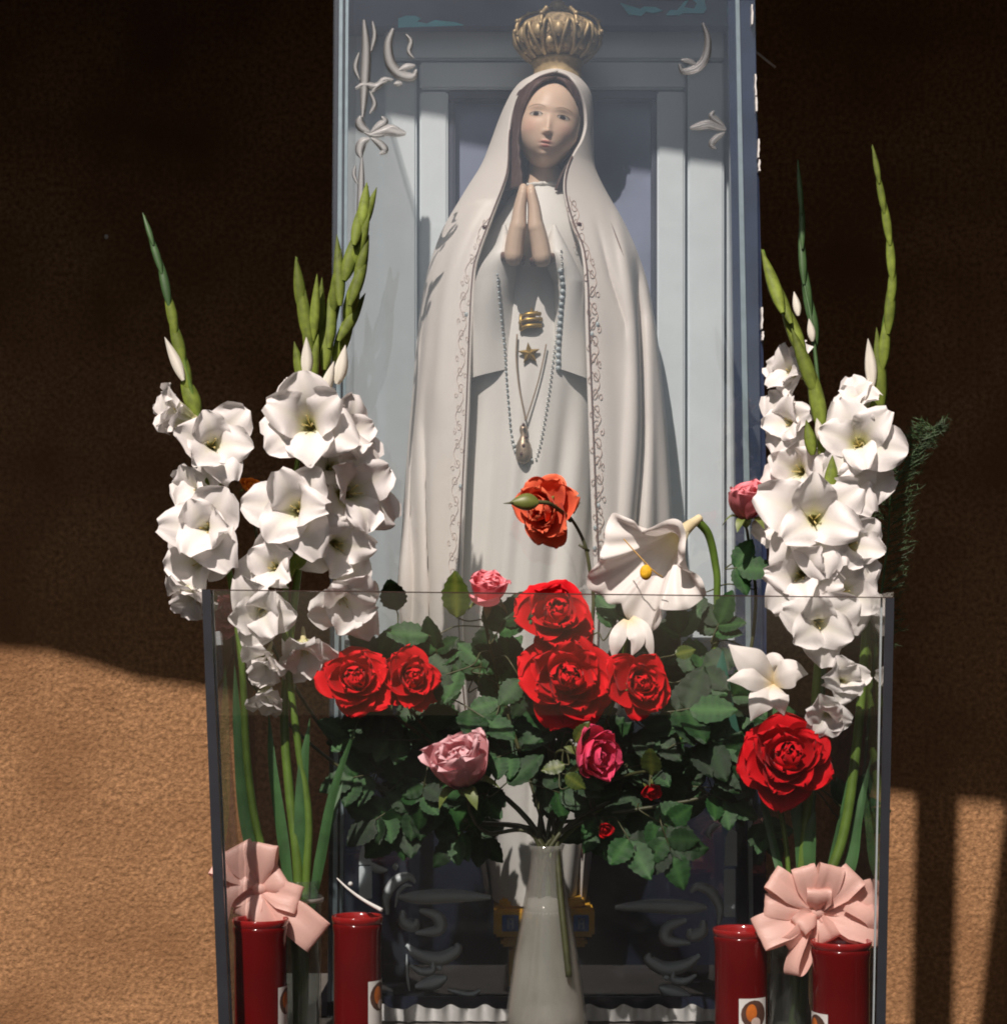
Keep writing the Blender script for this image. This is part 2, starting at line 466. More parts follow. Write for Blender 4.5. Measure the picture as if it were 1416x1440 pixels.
V = [a, b, Vector((b.x, DB, b.z)), Vector((a.x, DB, a.z))]; V += [v - Vector((.004, 0, 0)) for v in V]
part("side_glass", V, [(3, 2, 1, 0), (4, 5, 6, 7), (1, 5, 4, 0), (2, 6, 5, 1), (3, 7, 6, 2), (0, 4, 7, 3)], M_CASEGLASS, case, smooth=False)
part("reflection_panel", *quadprism([(1058, -110), (1061, -110), (1079, 1436), (1077, 1436)], DC + .032, DB), M_NAVYREFL, case, smooth=False)
for (y0, y1, x) in ((6, 34, 1057), (104, 134, 1062), (136, 156, 1063), (195, 221, 1066), (224, 240, 1067), (432, 462, 1071), (466, 478, 1072)):  # thin irregular white slivers along the right edge
    pl = [(x + R.uniform(-1.2, -.2), y0 + (y1 - y0) * k / 5) for k in range(6)] + [(x + R.uniform(.8, 2.4), y1 - (y1 - y0) * k / 5) for k in range(6)]
    part("white_sliver", *outline([P(a_, b_, DC - .001) for a_, b_ in pl], (0, 1, 0), .012), M_WHITE, case, smooth=False)
# white enamel scrollwork on the front glass, top corners and (turned over) bottom corners
DO = DC - .0015
tap = lambda w: (lambda t: w * (.18 + math.sin(math.pi * min(1, t * .95 + .03)) ** .8))
def scroll(pts, w, m=M_ETCH, flat=False):
    part("scroll_ornament", *flatband(pts, w if flat else tap(w), DO, .0012), m, case)
X = lambda x: 1541 - x                             # mirror about the middle of the case
def flip(pts): return [(X(x) + 8, y) for x, y in pts]
top = [([(553, 40), (546, 62), (549, 88), (562, 104), (580, 108), (586, 98)], 6.5), ([(560, 100), (572, 94), (584, 92)], 4),
       ([(500, 124), (512, 119), (530, 121), (540, 112), (553, 112)], 4), ([(522, 131), (532, 120), (544, 114)], 3), ([(554, 118), (566, 117)], 3.5),
       ([(520, 190), (534, 186), (546, 183), (560, 186), (571, 188)], 7), ([(522, 186), (532, 178), (541, 171), (537, 164)], 5), ([(522, 194), (534, 202), (541, 211), (534, 217)], 5),
       ([(520, 186), (510, 180), (506, 172), (507, 163)], 6), ([(520, 195), (510, 200), (506, 212), (508, 222)], 6),
       ([(571, 48), (578, 58), (575, 72), (582, 82)], 3)]
for pts, w in top: scroll(pts, w)
M_DIM = glassmat("shaded_frosting", body=(.6, .62, .64), bodyfac=.3, rough=.4)  # dimmer copy of the frosting, shade on the right put into its colour
for pts, w in top[:2] + top[5:8]: scroll([(x - 8, y - 8) for x, y in flip(pts)], w * .8, M_DIM)
for pts, w in (([(512, 28), (515, 70), (513, 120), (510, 165)], 6), ([(509, 222), (508, 260), (506, 330), (504, 420)], 4.5), ([(524, 30), (527, 50), (522, 72)], 3), ([(505, 74), (500, 95), (506, 112)], 3),
               ([(520, 128), (527, 146), (520, 160)], 3), ([(536, 186), (552, 179), (566, 186)], 3), ([(512, 186), (526, 191), (540, 190)], 3), ([(500, 232), (498, 246), (504, 260)], 2.5)):
    scroll(pts, w)
bot = [([(545, 1286), (543, 1262), (556, 1240), (574, 1233), (584, 1241)], 6.5), ([(556, 1276), (560, 1256), (570, 1246), (580, 1246)], 2.5), ([(522, 1214), (530, 1222), (545, 1224)], 5), ([(552, 1219), (560, 1219)], 4.5),
       ([(561, 1262), (590, 1262), (640, 1260), (690, 1262)], 9), ([(566, 1280), (568, 1296), (582, 1302), (586, 1292)], 8), ([(590, 1280), (616, 1290), (616, 1308), (584, 1312)], 8),
       ([(571, 1329), (590, 1343), (620, 1348), (642, 1336), (642, 1326)], 8.5), ([(576, 1357), (592, 1366), (608, 1364), (608, 1352)], 5), ([(614, 1360), (622, 1362)], 4),
       ([(584, 1388), (602, 1384), (616, 1380), (628, 1374)], 9), ([(630, 1392), (660, 1399), (676, 1392)], 4), ([(572, 1342), (573, 1372), (576, 1394)], 2)]
for pts, w in bot: scroll(pts, w, M_ETCHLOW)
for pts, w in bot[:1] + bot[4:12]: scroll([(x + 6, y + 14) for x, y in flip(pts)], w, M_ETCHLOW)
part("column_ornament", *outline([P(x, y, DO - .002) for x, y in ((505, 1206), (510, 1186), (518, 1200), (523, 1214), (522, 1216), (505, 1216))], (0, 1, 0), .002), M_ETCHLOW, case, smooth=False)
part("column_ornament", *pbox(505, 1218, 523, 1264, DC - .004, DC - .0005, .001), M_ETCHLOW, case, smooth=False)
part("column_ornament", *pbox(1018, 1222, 1034, 1290, DC - .004, DC - .0005, .001), M_ETCHLOW, case, smooth=False)
part("column_ornament", *outline([P(x, y, DO - .002) for x, y in ((1018, 1218), (1020, 1178), (1026, 1164), (1036, 1170), (1036, 1218))], (0, 1, 0), .002), M_ETCHLOW, case, smooth=False)
scroll([(1000, 1180), (996, 1172), (1004, 1162), (1012, 1160)], 4, M_ETCHLOW)
part("base_moulding", *pbox(492, 1402, 1060, 1424, DC - .012, DC - .001, .003), M_NAVY, case, smooth=False)

# lace along the foot of the case
V, F = [], []
N_ = 260
for i in range(N_):
    t = i / (N_ - 1); x = -.222 + t * .56
    a = math.sin(t * 148) + .5 * math.sin(t * 61 + 1)
    for k in range(5):
        s = k / 4
        z = -.4865 + s * (.020 + .0035 * math.sin(t * 74 + .6))
        V.append(Vector((x, 2.600 + .006 * a * (.35 + .65 * s) - .004 * s, z)))
for i in range(N_ - 1):
    for k in range(4): F.append((i * 5 + k, i * 5 + k + 1, i * 5 + 5 + k + 1, i * 5 + 5 + k))
solo("lace_trim", V, F, M_LACE, "ruffled white lace edging standing along the foot of the tall case", "lace", (.06, 2.6, -.487))

# ------------------------------------------------------------------ the statue
D0 = 2.85
statue = thing("statue", "tall white robed statue of a veiled woman praying, inside the glass case", "statue", (.05, D0, -.42))
def tab(ys, vs):
    ys, vs = np.array(ys, float), np.array(vs, float)
    m = np.gradient(vs, ys)
    def f(y):
        y = min(max(y, ys[0]), ys[-1]); i = int(min(np.searchsorted(ys, y, side='right') - 1, len(ys) - 2))
        h = ys[i + 1] - ys[i]; t = (y - ys[i]) / h
        a, b = vs[i], vs[i + 1]; s = (b - a) / h
        m0 = max(min(m[i], 2.5 * s), 0) if s > 0 else min(max(m[i], 2.5 * s), 0)
        m1 = max(min(m[i + 1], 2.5 * s), 0) if s > 0 else min(max(m[i + 1], 2.5 * s), 0)
        return (2*t**3 - 3*t*t + 1)*a + (t**3 - 2*t*t + t)*h*m0 + (-2*t**3 + 3*t*t)*b + (t**3 - t*t)*h*m1
    return f
Y_ = [113, 116, 120, 126, 134, 150, 173, 203, 237, 269, 300, 322, 350, 385, 450, 534, 647, 740, 830, 950, 1050, 1150, 1262]
XL = tab(Y_, [757, 748, 741, 731, 724, 715, 705, 694, 680, 660, 641, 628, 616, 605, 594, 586, 576, 569, 562, 585, 630, 668, 690])
XR = tab(Y_, [801, 809, 815, 821, 826, 829, 830, 830, 832, 846, 864, 876, 889, 902, 915, 925, 934, 938, 938, 905, 865, 835, 818])
BF = tab([113, 120, 134, 173, 237, 300, 385, 534, 830, 1262], [.040, .054, .069, .079, .082, .089, .112, .128, .140, .120])
BB = tab([113, 134, 237, 385, 830], [.035, .06, .08, .10, .105])
EL = tab([113, 119, 121, 125, 130, 140, 150, 170, 195, 220, 242, 264, 281, 306, 340, 371, 391, 416, 472, 600, 700, 830, 1262], [782.5, 782.3, 776, 764, 755, 743, 735, 724, 719, 717, 717, 715, 710, 701, 689, 678, 672, 669, 666, 661, 656, 651, 690])
ER = tab([113, 119, 121, 125, 131, 141, 163, 186, 212, 232, 250, 269, 286, 311, 340, 366, 391, 420, 472, 600, 700, 830, 1262], [782.5, 782.7, 787, 795, 801, 808, 817, 819, 813, 803, 795, 790, 789, 793, 801, 811, 815, 817, 818, 822, 825, 828, 812])
def surf(cx, w, bf, bb, phi, py, d0, f=1.0):
    x = cx + w * math.sin(phi) * f
    c = math.cos(phi)
    d = d0 - (bf if c > 0 else bb) * c * f
    return P(CX + (x - CX) * D0 / D0, py, d0) + Vector((0, d - d0, 0))
def mantle_pt(py, phi):
    a, b = XL(py), XR(py)
    cx, w = (a + b) / 2, (b - a) / 2
    g = min(1, max(0, (py - 270) / 480))
    f = 1 + .016 * g * (math.sin(7 * phi + 1.0 + .003 * py) + .7 * math.sin(15 * phi + 2.2 - .002 * py) + .4 * math.sin(23 * phi + py * .004))
    v = surf(cx, w, BF(py), BB(py), phi, py, D0, f)
    px = cx + w * math.sin(phi)
    if math.cos(phi) > -.2 and py > 300:            # deep folds of the cloak
        for (tabx, wd, dp, y0, y1) in FOLDS:
            if y0 < py < y1 + 60:
                k = min(1, (py - y0) / 90) * min(1, max(0, (y1 + 60 - py) / 60))
                e = (px - tabx(py)) / wd
                v.y += dp * k * math.exp(-e * e)
    return v
FOLDS = [(tab([380, 450, 600, 760, 900], [890, 896, 898, 886, 880]), 8, .038, 360, 900),
         (tab([300, 500, 830], [862, 884, 868]), 9, -.010, 290, 900),
         (tab([420, 600, 830], [604, 590, 586]), 6, .016, 400, 900),
         (tab([480, 600, 830], [612, 602, 608]), 5, .010, 520, 900),
         (tab([330, 400, 470], [833, 850, 872]), 5, .007, 320, 440),
         (tab([260, 400, 560], [700, 640, 620]), 12, -.008, 250, 560)]
def loft(rows, n, fn, close=False):
    V, F = [], []
    for r in rows:
        for j in range(n): V.append(fn(r, j / (n - (0 if close else 1))))
    for i in range(len(rows) - 1):
        for j in range(n if close else n - 1):
            k = (j + 1) % n
            F.append((i * n + j, i * n + k, (i + 1) * n + k, (i + 1) * n + j))
    return V, F
def phis(py, el, er, xl, xr):
    cx, w = (xl(py) + xr(py)) / 2, (xr(py) - xl(py)) / 2
    s = lambda x: math.asin(max(-.999, min(.999, (x - cx) / w)))
    return s(el(py)), s(er(py))
def mantle_fn(py, t):
    a, b = phis(py, EL, ER, XL, XR)
    return mantle_pt(py, a + (b - 2 * math.pi - a) * t)
rows = list(np.linspace(113, 134, 15)) + list(np.linspace(136, 300, 50)) + list(np.linspace(304, 1262, 150))
V, F = loft(rows, 220, mantle_fn)
V.append(P(781, 111.5, D0)); c = len(V) - 1
F += [(c, j + 1, j) for j in range(219)]
mantle = part("mantle", V, F, M_ROBE, statue)
so = mantle.modifiers.new("thickness", 'SOLIDIFY'); so.thickness = .005; so.offset = 1.0
TREES = []
def tree(V, F): TREES.append(BVHTree.FromPolygons([tuple(v) for v in V], F))
tree(V, F)

# painted edge line and the narrow inner hem of the mantle
def edge_line(E_, y0, y1, off=0):
    C = []
    for py in np.linspace(y0, y1, 110):
        a, b = phis(py, EL, ER, XL, XR)
        ph = (a if E_ is EL else b)
        ph += (-off if E_ is EL else off)
        C.append(mantle_pt(py, ph) + Vector((0, -.0065, 0)))
    return C
part("mantle_edge_line", *tube(edge_line(EL, 200, 1200, .035), .0011, 6), M_TRIMLINE, statue)
part("mantle_edge_line", *tube(edge_line(ER, 238, 1200, .035), .0013, 6), M_TRIMLINE, statue)
part("hood_edge_line", *tube(edge_line(EL, 119.5, 204, .10), .0007, 6), M_TRIMLINE, statue)

# hair
HL = tab([119, 124, 134, 150, 172, 200, 225, 250, 275], [781, 768, 755, 743, 733, 728, 729, 732, 735])
HR = tab([119, 124, 134, 150, 172, 200, 225, 245, 275], [782, 790, 798, 806, 813, 812, 804, 793, 782])
HXL, HXR = tab([119, 126, 150, 200, 275], [748, 735, 718, 712, 700]), tab([119, 126, 150, 200, 275], [803, 812, 820, 817, 792])
HB = tab([119, 124, 134, 172, 225, 275], [.040, .050, .057, .062, .058, .05])
def hair_fn(py, t):
    a, b = phis(py, HL, HR, HXL, HXR)
    cx, w = (HXL(py) + HXR(py)) / 2, (HXR(py) - HXL(py)) / 2
    ph = a + (b - 2 * math.pi - a) * t
    f = 1 + .012 * math.sin(ph * 30 + py * .12)
    return surf(cx, w, HB(py), HB(py), ph, py, 2.822, f)
V, F = loft(list(np.linspace(119, 275, 60)), 110, hair_fn)
V.append(P(781, 118, 2.822)); c = len(V) - 1; F += [(c, j + 1, j) for j in range(109)]
hair = part("hair", V, F, M_HAIR, statue)
so = hair.modifiers.new("thickness", 'SOLIDIFY'); so.thickness = .004; so.offset = -1.0
# neck
NL, NR = tab([200, 240, 262, 285, 310], [745, 743, 737, 716, 696]), tab([200, 240, 262, 285, 310], [786, 788, 795, 814, 828])
def neck_fn(py, t):
    cx, w = (NL(py) + NR(py)) / 2, (NR(py) - NL(py)) / 2
    return surf(cx, w, .033, .033, -t * 2 * math.pi, py, 2.838)
V, F = loft(list(np.linspace(200, 312, 26)), 48, neck_fn, True)
part("neck", V, F, M_HAND, statue); tree(V, F)

# head: an egg with features raised and sunk in it, painted like the statue
SK = Vector((.74, .54, .41)); LIP = Vector((.60, .20, .18)); BROW = Vector((.22, .13, .085)); DARK = Vector((.03, .018, .016)); IRIS = Vector((.035, .022, .02)); SCL = Vector((.62, .55, .49)); CHEEK = Vector((.76, .42, .34))
def gs(u, v, u0, v0, su, sv): return math.exp(-((u - u0) / su) ** 2 - ((v - v0) / sv) ** 2)
def relief(u, v):
    h = 0
    if -25 < v < 10:
        k = (6 - v) / 28
        h += gs(u, 0, 0, 0, 4.6, 1) * max(0, min(1, k)) ** 1.15 * 6.6 * (1 if v > -22 else math.exp(-((v + 22) / 3.6) ** 2))
    h += 1.6 * gs(u, v, 0, -20, 4.5, 4.5) + 1.8 * gs(u, v, 4.6, -21, 2.8, 2.8) + 1.8 * gs(u, v, -4.6, -21, 2.8, 2.8)
    for s in (-1, 1):
        h += -4.0 * gs(u, v, s * 18.5, 4, 10.5, 7) + 3.6 * gs(u, v, s * 19, 3.2, 8, 4.6) + 1.3 * gs(u, v, s * 18, 14, 13, 5) + 1.8 * gs(u, v, s * 24, -14, 12, 12)
        h += .8 * gs(u, v, s * 19, 4.4, 9, 1.3)
    h += 1.7 * gs(u, v, 3.2, -33.6, 3.6, 2.2) + 1.7 * gs(u, v, -3.2, -33.6, 3.6, 2.2) + 2.3 * gs(u, v, 0, -39.3, 6.4, 2.5)
    h += -1.2 * gs(u, v, 0, -36.4, 7.5, .9) - 1.1 * gs(u, v, 0, -44.2, 9, 2.8) + 3.0 * gs(u, v, 0, -52, 9, 6) - .6 * gs(u, v, 0, -28.5, 2, 3)
    return h
def paint(u, v):
    c = SK.copy()
    for s in (-1, 1):
        c = c.lerp(CHEEK, .5 * gs(u, v, s * 25, -14, 11, 10))
    c = c.lerp(LIP, min(.85, 1.1 * max(gs(u, v, 0, -34.0, 8.8, 2.4), gs(u, v, 0, -39.2, 7.0, 2.8)) ** 1.3))
    c = c.lerp(Vector((.3, .13, .11)), .8 * gs(u, v, 0, -36.5, 7.5, .8))
    for s in (-1, 1):
        uu, vv = (u - s * 19) / 9.2, v - 2.4
        arch = 12.5 + 3.2 * (1 - ((u - s * 19) / 12) ** 2)
        if abs(u - s * 19) < 13: c = c.lerp(BROW, .95 * math.exp(-((v - arch) / .75) ** 2) * (1 - (abs(u - s * 19) / 13) ** 4))
        if abs(uu) < 1:
            up, lo = 3.7 * (1 - uu * uu) ** .7, -2.5 * (1 - uu * uu) ** .8
            if lo < vv < up:
                c = SCL.copy()
                iu, iv = u - s * 18.6 + .6, vv + .2
                if iu * iu + iv * iv < 4.0 ** 2: c = IRIS.copy()
                if iu * iu + iv * iv < 1.5 ** 2: c = Vector((.01, .01, .01))
            c = c.lerp(DARK, .95 * math.exp(-((vv - up) / 1.15) ** 2))
            c = c.lerp(BROW, .5 * math.exp(-((vv - lo) / .8) ** 2))
            c = c.lerp(Vector((.42, .27, .2)), .4 * math.exp(-((vv - up - 2.6) / .7) ** 2))
    return c
V, F, C_ = [], [], []
HA, HB_, HC = 44.0, .054, 60.0
roll = math.radians(-8.5)
hc = P(771.5, 179, 2.812); pxm = K * 2.812
nu, nv = 340, 270
for i in range(nv + 1):
    th = math.pi * i / nv
    for j in range(nu):
        ph = 2 * math.pi * j / nu
        u = HA * math.sin(th) * math.sin(ph); v = HC * math.cos(th)
        front = math.cos(ph)
        jaw = 1 - .22 * max(0, (-v - 18) / 42) ** 1.2
        u *= jaw
        y = -HB_ * (math.sqrt(max(0, 1 - abs(math.cos(th)) ** 4.8)) if v < 0 else math.sqrt(max(0, 1 - abs(math.cos(th)) ** 2.9))) * (front if front < 0 else front ** .8)
        if front > 0:
            y -= relief(u, v) * pxm * min(1, front * math.sin(th) * 3)
        V.append(hc + Vector(((u * math.cos(roll) - v * math.sin(roll)) * pxm, y, (u * math.sin(roll) + v * math.cos(roll)) * pxm)))
        cc = paint(u, v) if front > 0 else SK
        C_.append((*cc, 1))
for i in range(nv):
    for j in range(nu):
        k = (j + 1) % nu
        F.append((i * nu + j, (i + 1) * nu + j, (i + 1) * nu + k, i * nu + k))
part("head", V, F, M_SKIN, statue, cols=C_)

# tunic
TL = tab([268, 282, 300, 330, 400, 520, 620, 740, 830, 1000, 1262], [728, 716, 704, 680, 655, 650, 646, 636, 630, 650, 692])
TR = tab([268, 282, 300, 330, 400, 520, 620, 740, 830, 1000, 1262], [798, 810, 820, 838, 842, 842, 844, 848, 852, 850, 816])
TB = tab([268, 288, 320, 400, 520, 620, 830, 1262], [.047, .060, .078, .096, .111, .116, .120, .122])
def tunic_fn(py, t):
    ph = -t * 2 * math.pi
    cx, w = (TL(py) + TR(py)) / 2, (TR(py) - TL(py)) / 2
    g = min(1, max(0, (py - 500) / 160))
    px = cx + w * math.sin(ph)
    q = px + (py - 640) * .10 * (1 if px > 740 else .9)
    f = 1 + g * (.030 * math.sin(q / 7.5) + .020 * math.sin(q / 13.0 + 1) + .010 * math.sin(q / 4.1)) * (1 if math.cos(ph) > 0 else .3)
    return surf(cx, w, TB(py), .07, ph, py, D0, f)
V, F = loft(list(np.linspace(268, 1262, 172)), 200, tunic_fn, True)
part("tunic", V, F, M_TUNIC, statue); tree(V, F)
C = [tunic_fn(270, t / 60) + Vector((0, -.002, 0)) for t in range(61)]
part("neckline", *tube(C, lambda t: .0028 + .0008 * math.sin(t * 140), 6), M_TUNIC, statue)

# hanging sleeves
def sleeve(tl, tr, bt, dc, skew):
    def fn(py, t):
        ph = -t * 2 * math.pi
        cx, w = (tl(py) + tr(py)) / 2, (tr(py) - tl(py)) / 2
        f = 1 + .05 * math.sin(3 * ph + py * .02) * min(1, max(0, (py - 360) / 100))
        yy = py + skew * math.sin(ph) * max(0, (py - 400) / 130)
        return surf(cx, w, bt(py), bt(py), ph, yy, dc(py), f)
    V, F = loft(list(np.linspace(318, 527, 60)), 60, fn, True)
    o = part("sleeve", V, F, M_TUNIC, statue); tree(V, F)
    return o
sb = tab([318, 345, 400, 480, 527], [.012, .026, .034, .027, .026])
sd = tab([318, 360, 400, 527], [2.775, 2.742, 2.752, 2.768])
sleeve(tab([318, 345, 375, 430, 527], [706, 696, 676, 662, 660]), tab([318, 345, 375, 430, 480, 527], [712, 720, 726, 722, 722, 727]), sb, sd, -8)
sleeve(tab([318, 345, 362, 400, 480, 527], [776, 768, 766, 778, 775, 773]), tab([318, 345, 400, 527], [782, 796, 822, 828]), sb, sd, 9)

# hands pressed together: capsules for palm, fingers and thumb, fused to one skin
def hand(s, pts):
    mb = MB()
    wrist, palm, tip = pts
    for k, (dd, ln, r) in enumerate(((2.690, .88, .0078), (2.705, .97, .0084), (2.721, 1.0, .0086), (2.736, .95, .0084))):
        b = P(palm[0], palm[1], dd); t = P(palm[0] + (tip[0] - palm[0]) * ln, palm[1] + (tip[1] - palm[1]) * ln, dd - .001 * k)
        m = b.lerp(t, .5) + Vector((s * .0012, 0, 0))
        C = catmull([b - (t - b) * .15, b, m, t], 6)
        mb.add(tube(C, lambda q, r=r: r * (1.46 - .64 * max(0, (q - .30) / .70)), 12)); mb.add(ellipsoid(t, r * .82, r * .82, r * 1.0, 10, 8))
        w = P(wrist[0], wrist[1], 2.713 + (dd - 2.713) * .75)
        mb.add(tube(catmull([w, w.lerp(b, .5) + Vector((s * .001, 0, 0)), b], 6), lambda q, r=r: r * (1.72 - .24 * q), 12))
        mb.add(ellipsoid(w, r * 1.7, r * 1.7, r * 1.7, 10, 8)); mb.add(ellipsoid(b, r * 1.2, r * 1.2, r * 1.2, 10, 8))
    th0 = P(wrist[0] - s * 2, wrist[1] - 22, 2.732); th1 = P(palm[0] - s * 3, palm[1] - 6, 2.742); th2 = P(palm[0] - s * 2 + 1, palm[1] - 30, 2.740)
    mb.add(tube(catmull([th0, th1, th2], 6), lambda q: .0072 * (1.1 - .4 * q), 12)); mb.add(ellipsoid(th2, .0045, .0045, .006, 10, 8))
    me = mesh("tmp", mb.V, mb.F)
    ob = bpy.data.objects.new("tmp", me); COL.objects.link(ob)
    rm = ob.modifiers.new("r", 'REMESH'); rm.mode = 'VOXEL'; rm.voxel_size = .0012
    sm = ob.modifiers.new("s", 'SMOOTH'); sm.iterations = 16; sm.factor = .5
    dg = bpy.context.evaluated_depsgraph_get()
    me2 = bpy.data.meshes.new_from_object(ob.evaluated_get(dg))
    V = [v.co.copy() for v in me2.vertices]; F = [tuple(p.vertices) for p in me2.polygons]
    bpy.data.objects.remove(ob); bpy.data.meshes.remove(me2)
    part("hand", V, F, M_HAND, statue); tree(V, F)
    # dark cuff opening round the wrist
    w = P(wrist[0] - s * -1, wrist[1] + 4, 2.716); ax = (P(palm[0], palm[1], 2.712) - w)
    part("cuff", *lathe(w - ax.normalized() * .006, [(.010, 0), (.0175, .001), (.019, .008), (.0185, .012), (.0165, .0125), (.014, .004), (.002, .003)], 28, ax), mat("brown_cuff", (.22, .13, .10), .6, .3, 60) if s < 0 else bpy.data.materials["brown_cuff"], statue)
hand(-1, ((722, 360), (729, 316), (736, 266)))
hand(1, ((762, 362), (753, 317), (746.5, 267)))

def on_statue(px, py, off=.003):
    d = P(px, py, 1.0).normalized()
    best = None
    for T in TREES:
        h = T.ray_cast(Vector((0, 0, 0)), d)
        if h[0] is not None and (best is None or h[3] < best): best = h[3]
    if best is None: best = 2.72 / d.y
    p = d * best
    return p - d * (off + (.0052 if False else 0))
# plinth under the robe
base = MB()
for (y0, y1, x0, x1, dd) in ((1264, 1278, 702, 822, .10), (1279, 1318, 694, 836, .115), (1319, 1332, 704, 826, .10), (1333, 1399, 716, 812, .085)):
    base.add(pbox(x0, y0, x1, y1, D0 - dd, D0 + .08, .004))
part("plinth", base.V, base.F, M_OCHRE, statue, smooth=False)
for x0, x1 in ((706, 729), (806, 828)):
    o = part("blue_plaque", *pbox(x0, 1287, x1, 1310, D0 - .119, D0 - .1155, .001), M_BLUETILE, statue, smooth=False)
    mb = MB()
    for (ax0, ay0, ax1, ay1) in ((.30, .18, .44, .85), (.30, .18, .72, .30), (.60, .18, .72, .85), (.44, .48, .60, .58)):
        mb.add(pbox(x0 + ax0 * (x1 - x0), 1287 + ay0 * 23, x0 + ax1 * (x1 - x0), 1287 + ay1 * 23, D0 - .1205, D0 - .1192))
    part("plaque_mark", mb.V, mb.F, mat("pale_enamel", (.42, .48, .62), .4) if x0 < 750 else bpy.data.materials["pale_enamel"], o, smooth=False)

# ornaments painted and stuck on the robe
def line_on(pts, r, m, name="embroidery", off=.0015, n=7, par=statue, extra=.0055):
    C = [on_statue(p.x, p.y, off + extra) for p in catmull([(x, y, 0) for x, y in pts], n)]
    part(name, *tube(C, r, 5), m, par)
def spiral(cx, cy, r, turns, a0, sx=1, sy=1):
    return [(cx + sx * r * (1 - .75 * k / 12) * math.cos(a0 + turns * 2 * math.pi * k / 12), cy + sy * r * (1 - .75 * k / 12) * math.sin(a0 + turns * 2 * math.pi * k / 12)) for k in range(13)]
def vine(E_, side, y0, y1, off, amp, rad, step, r, m, lab=None):
    emb = MB()
    ys = np.arange(y0, y1, 4.0)
    emb.add(tube(catmull([on_statue(E_(y) + side * (off + amp * math.sin(y / step * math.pi)), y, .0068) for y in ys], 2), r, 5))
    k = 0
    for y in np.arange(y0 + step / 2, y1, step):
        s_ = 1 if k % 2 == 0 else -1; k += 1
        for (dx, dy, rr, tn) in ((amp * .2 * s_, 0, rad, 1.15), (-amp * 1.2 * s_, step * .3, rad * .6, -1.0)):
            C = [on_statue(x, yy, .0068) for x, yy in spiral(E_(y) + side * (off + dx), y + dy, rr, tn * s_, y * .7, .62, 1.15)]
            emb.add(tube(catmull(C, 2), r * .9, 5))
    part("embroidery", emb.V, emb.F, m, statue, label=lab, kind="stuff")
vine(ER, 1, 276, 826, 17, 6, 9, 24, .00055, M_PINKLINE)
vine(EL, -1, 300, 826, 16, 5, 7, 26, .00038, mat("pale_rose_line", (.60, .48, .42), .6, .1, 60), "faint rose embroidery on the left side of the cloak")
for (x, y) in ((682, 319.5), (814, 315.5)):
    part("gem", *ellipsoid(on_statue(x, y, .006), .0040, .003, .0032), M_GEM, statue)
mb = MB()
for (x, y) in ((656, 442), (840, 456), (841, 711), (837, 742), (836, 771), (832, 470), (648, 684)):
    mb.add(ellipsoid(on_statue(x, y, .006), .003, .002, .0038, 10, 6))
part("small_bead", mb.V, mb.F, M_GREYBEAD, statue)
# second edge: the turned-back side of the mantle
line_on([(833, 252), (846, 285), (862, 322), (878, 366), (890, 412), (893, 440)], .0011, M_TRIMLINE, "mantle_fold_line")
# chest star
def star(cx, cy, r, name, par, m, d_off=.006):
    c = on_statue(cx, cy, d_off); 
    pts = []
    for k in range(10):
        rr = r if k % 2 == 0 else r * .42; a = math.pi / 2 + k * math.pi / 5 + .1
        pts.append(c + Vector((math.cos(a) * rr, 0, math.sin(a) * rr)))
    V, F = outline(pts, (0, 1, 0), .003)
    V += [c - Vector((0, .005, 0))]
    F = F[1:] + [(len(V) - 1, (i + 1) % 10, i) for i in range(10)]
    part(name, V, F, m, par, smooth=False)
star(744, 497, .0165, "gilt_star", statue, M_GOLD)
c = on_statue(746, 452, .004)
mb = MB()
for k, (dz, hw) in enumerate(((.008, .014), (.0, .016), (-.009, .015))):
    mb.add(tube(catmull([c + Vector((-hw, 0, dz - .003)), c + Vector((-hw * .4, -.006, dz + .001)), c + Vector((hw * .4, -.006, dz + .002)), c + Vector((hw, 0, dz + .003))], 5), .0032, 8))
mb.add(tube([c + Vector((-.014, -.003, .01)), c + Vector((-.0145, -.003, -.012))], .0026, 8))
part("girdle_knot", mb.V, mb.F, M_GOLD, statue)
star(748, 441, .010, "knot_star", statue, M_GOLD, .010)
line_on([(727, 470), (726, 505), (730, 545), (737, 580), (739, 592)], .0013, M_CORD, "girdle_cord", .002)
line_on([(768, 484), (764, 505), (757, 535), (748, 565), (739, 592)], .0012, M_CORD, "girdle_cord", .002)

# crown
crown = thing("crown", "dull gilt open arched crown set with small beads, on top of the veiled head", "crown", P(783, 114, D0))
cc = P(784, 114, D0); kp = K * D0
part("band", *lathe(cc + Vector((0, 0, -.004)), [(.0375, -.006), (.0375, 0), (.039, .002), (.0365, .005), (.0365, .026), (.039, .028), (.0395, .031), (.038, .034), (.034, .034), (.034, 0)], 48, cap0=False), M_CROWN, crown)
pet = MB()
for k in range(12):                                # flared openwork leaves above the band
    a = 2 * math.pi * k / 12
    def q(r, h, da=0): return cc + Vector((math.cos(a + da) * r, math.sin(a + da) * r, h))
    pet.add(tube(catmull([q(.037, .030), q(.052, .040, .06), q(.064, .055, .14), q(.066, .070, .20), q(.056, .078, .26)], 5), .0030, 6))
    pet.add(tube(catmull([q(.037, .030), q(.052, .040, -.06), q(.064, .055, -.14), q(.066, .070, -.20), q(.056, .078, -.26)], 5), .0030, 6))
    pet.add(ellipsoid(q(.060, .060), .0085, .0085, .012, 8, 6))
    pet.add(ellipsoid(q(.050, .046, .26), .0075, .0075, .010, 8, 6))
part("openwork", pet.V, pet.F, M_CROWN, crown)
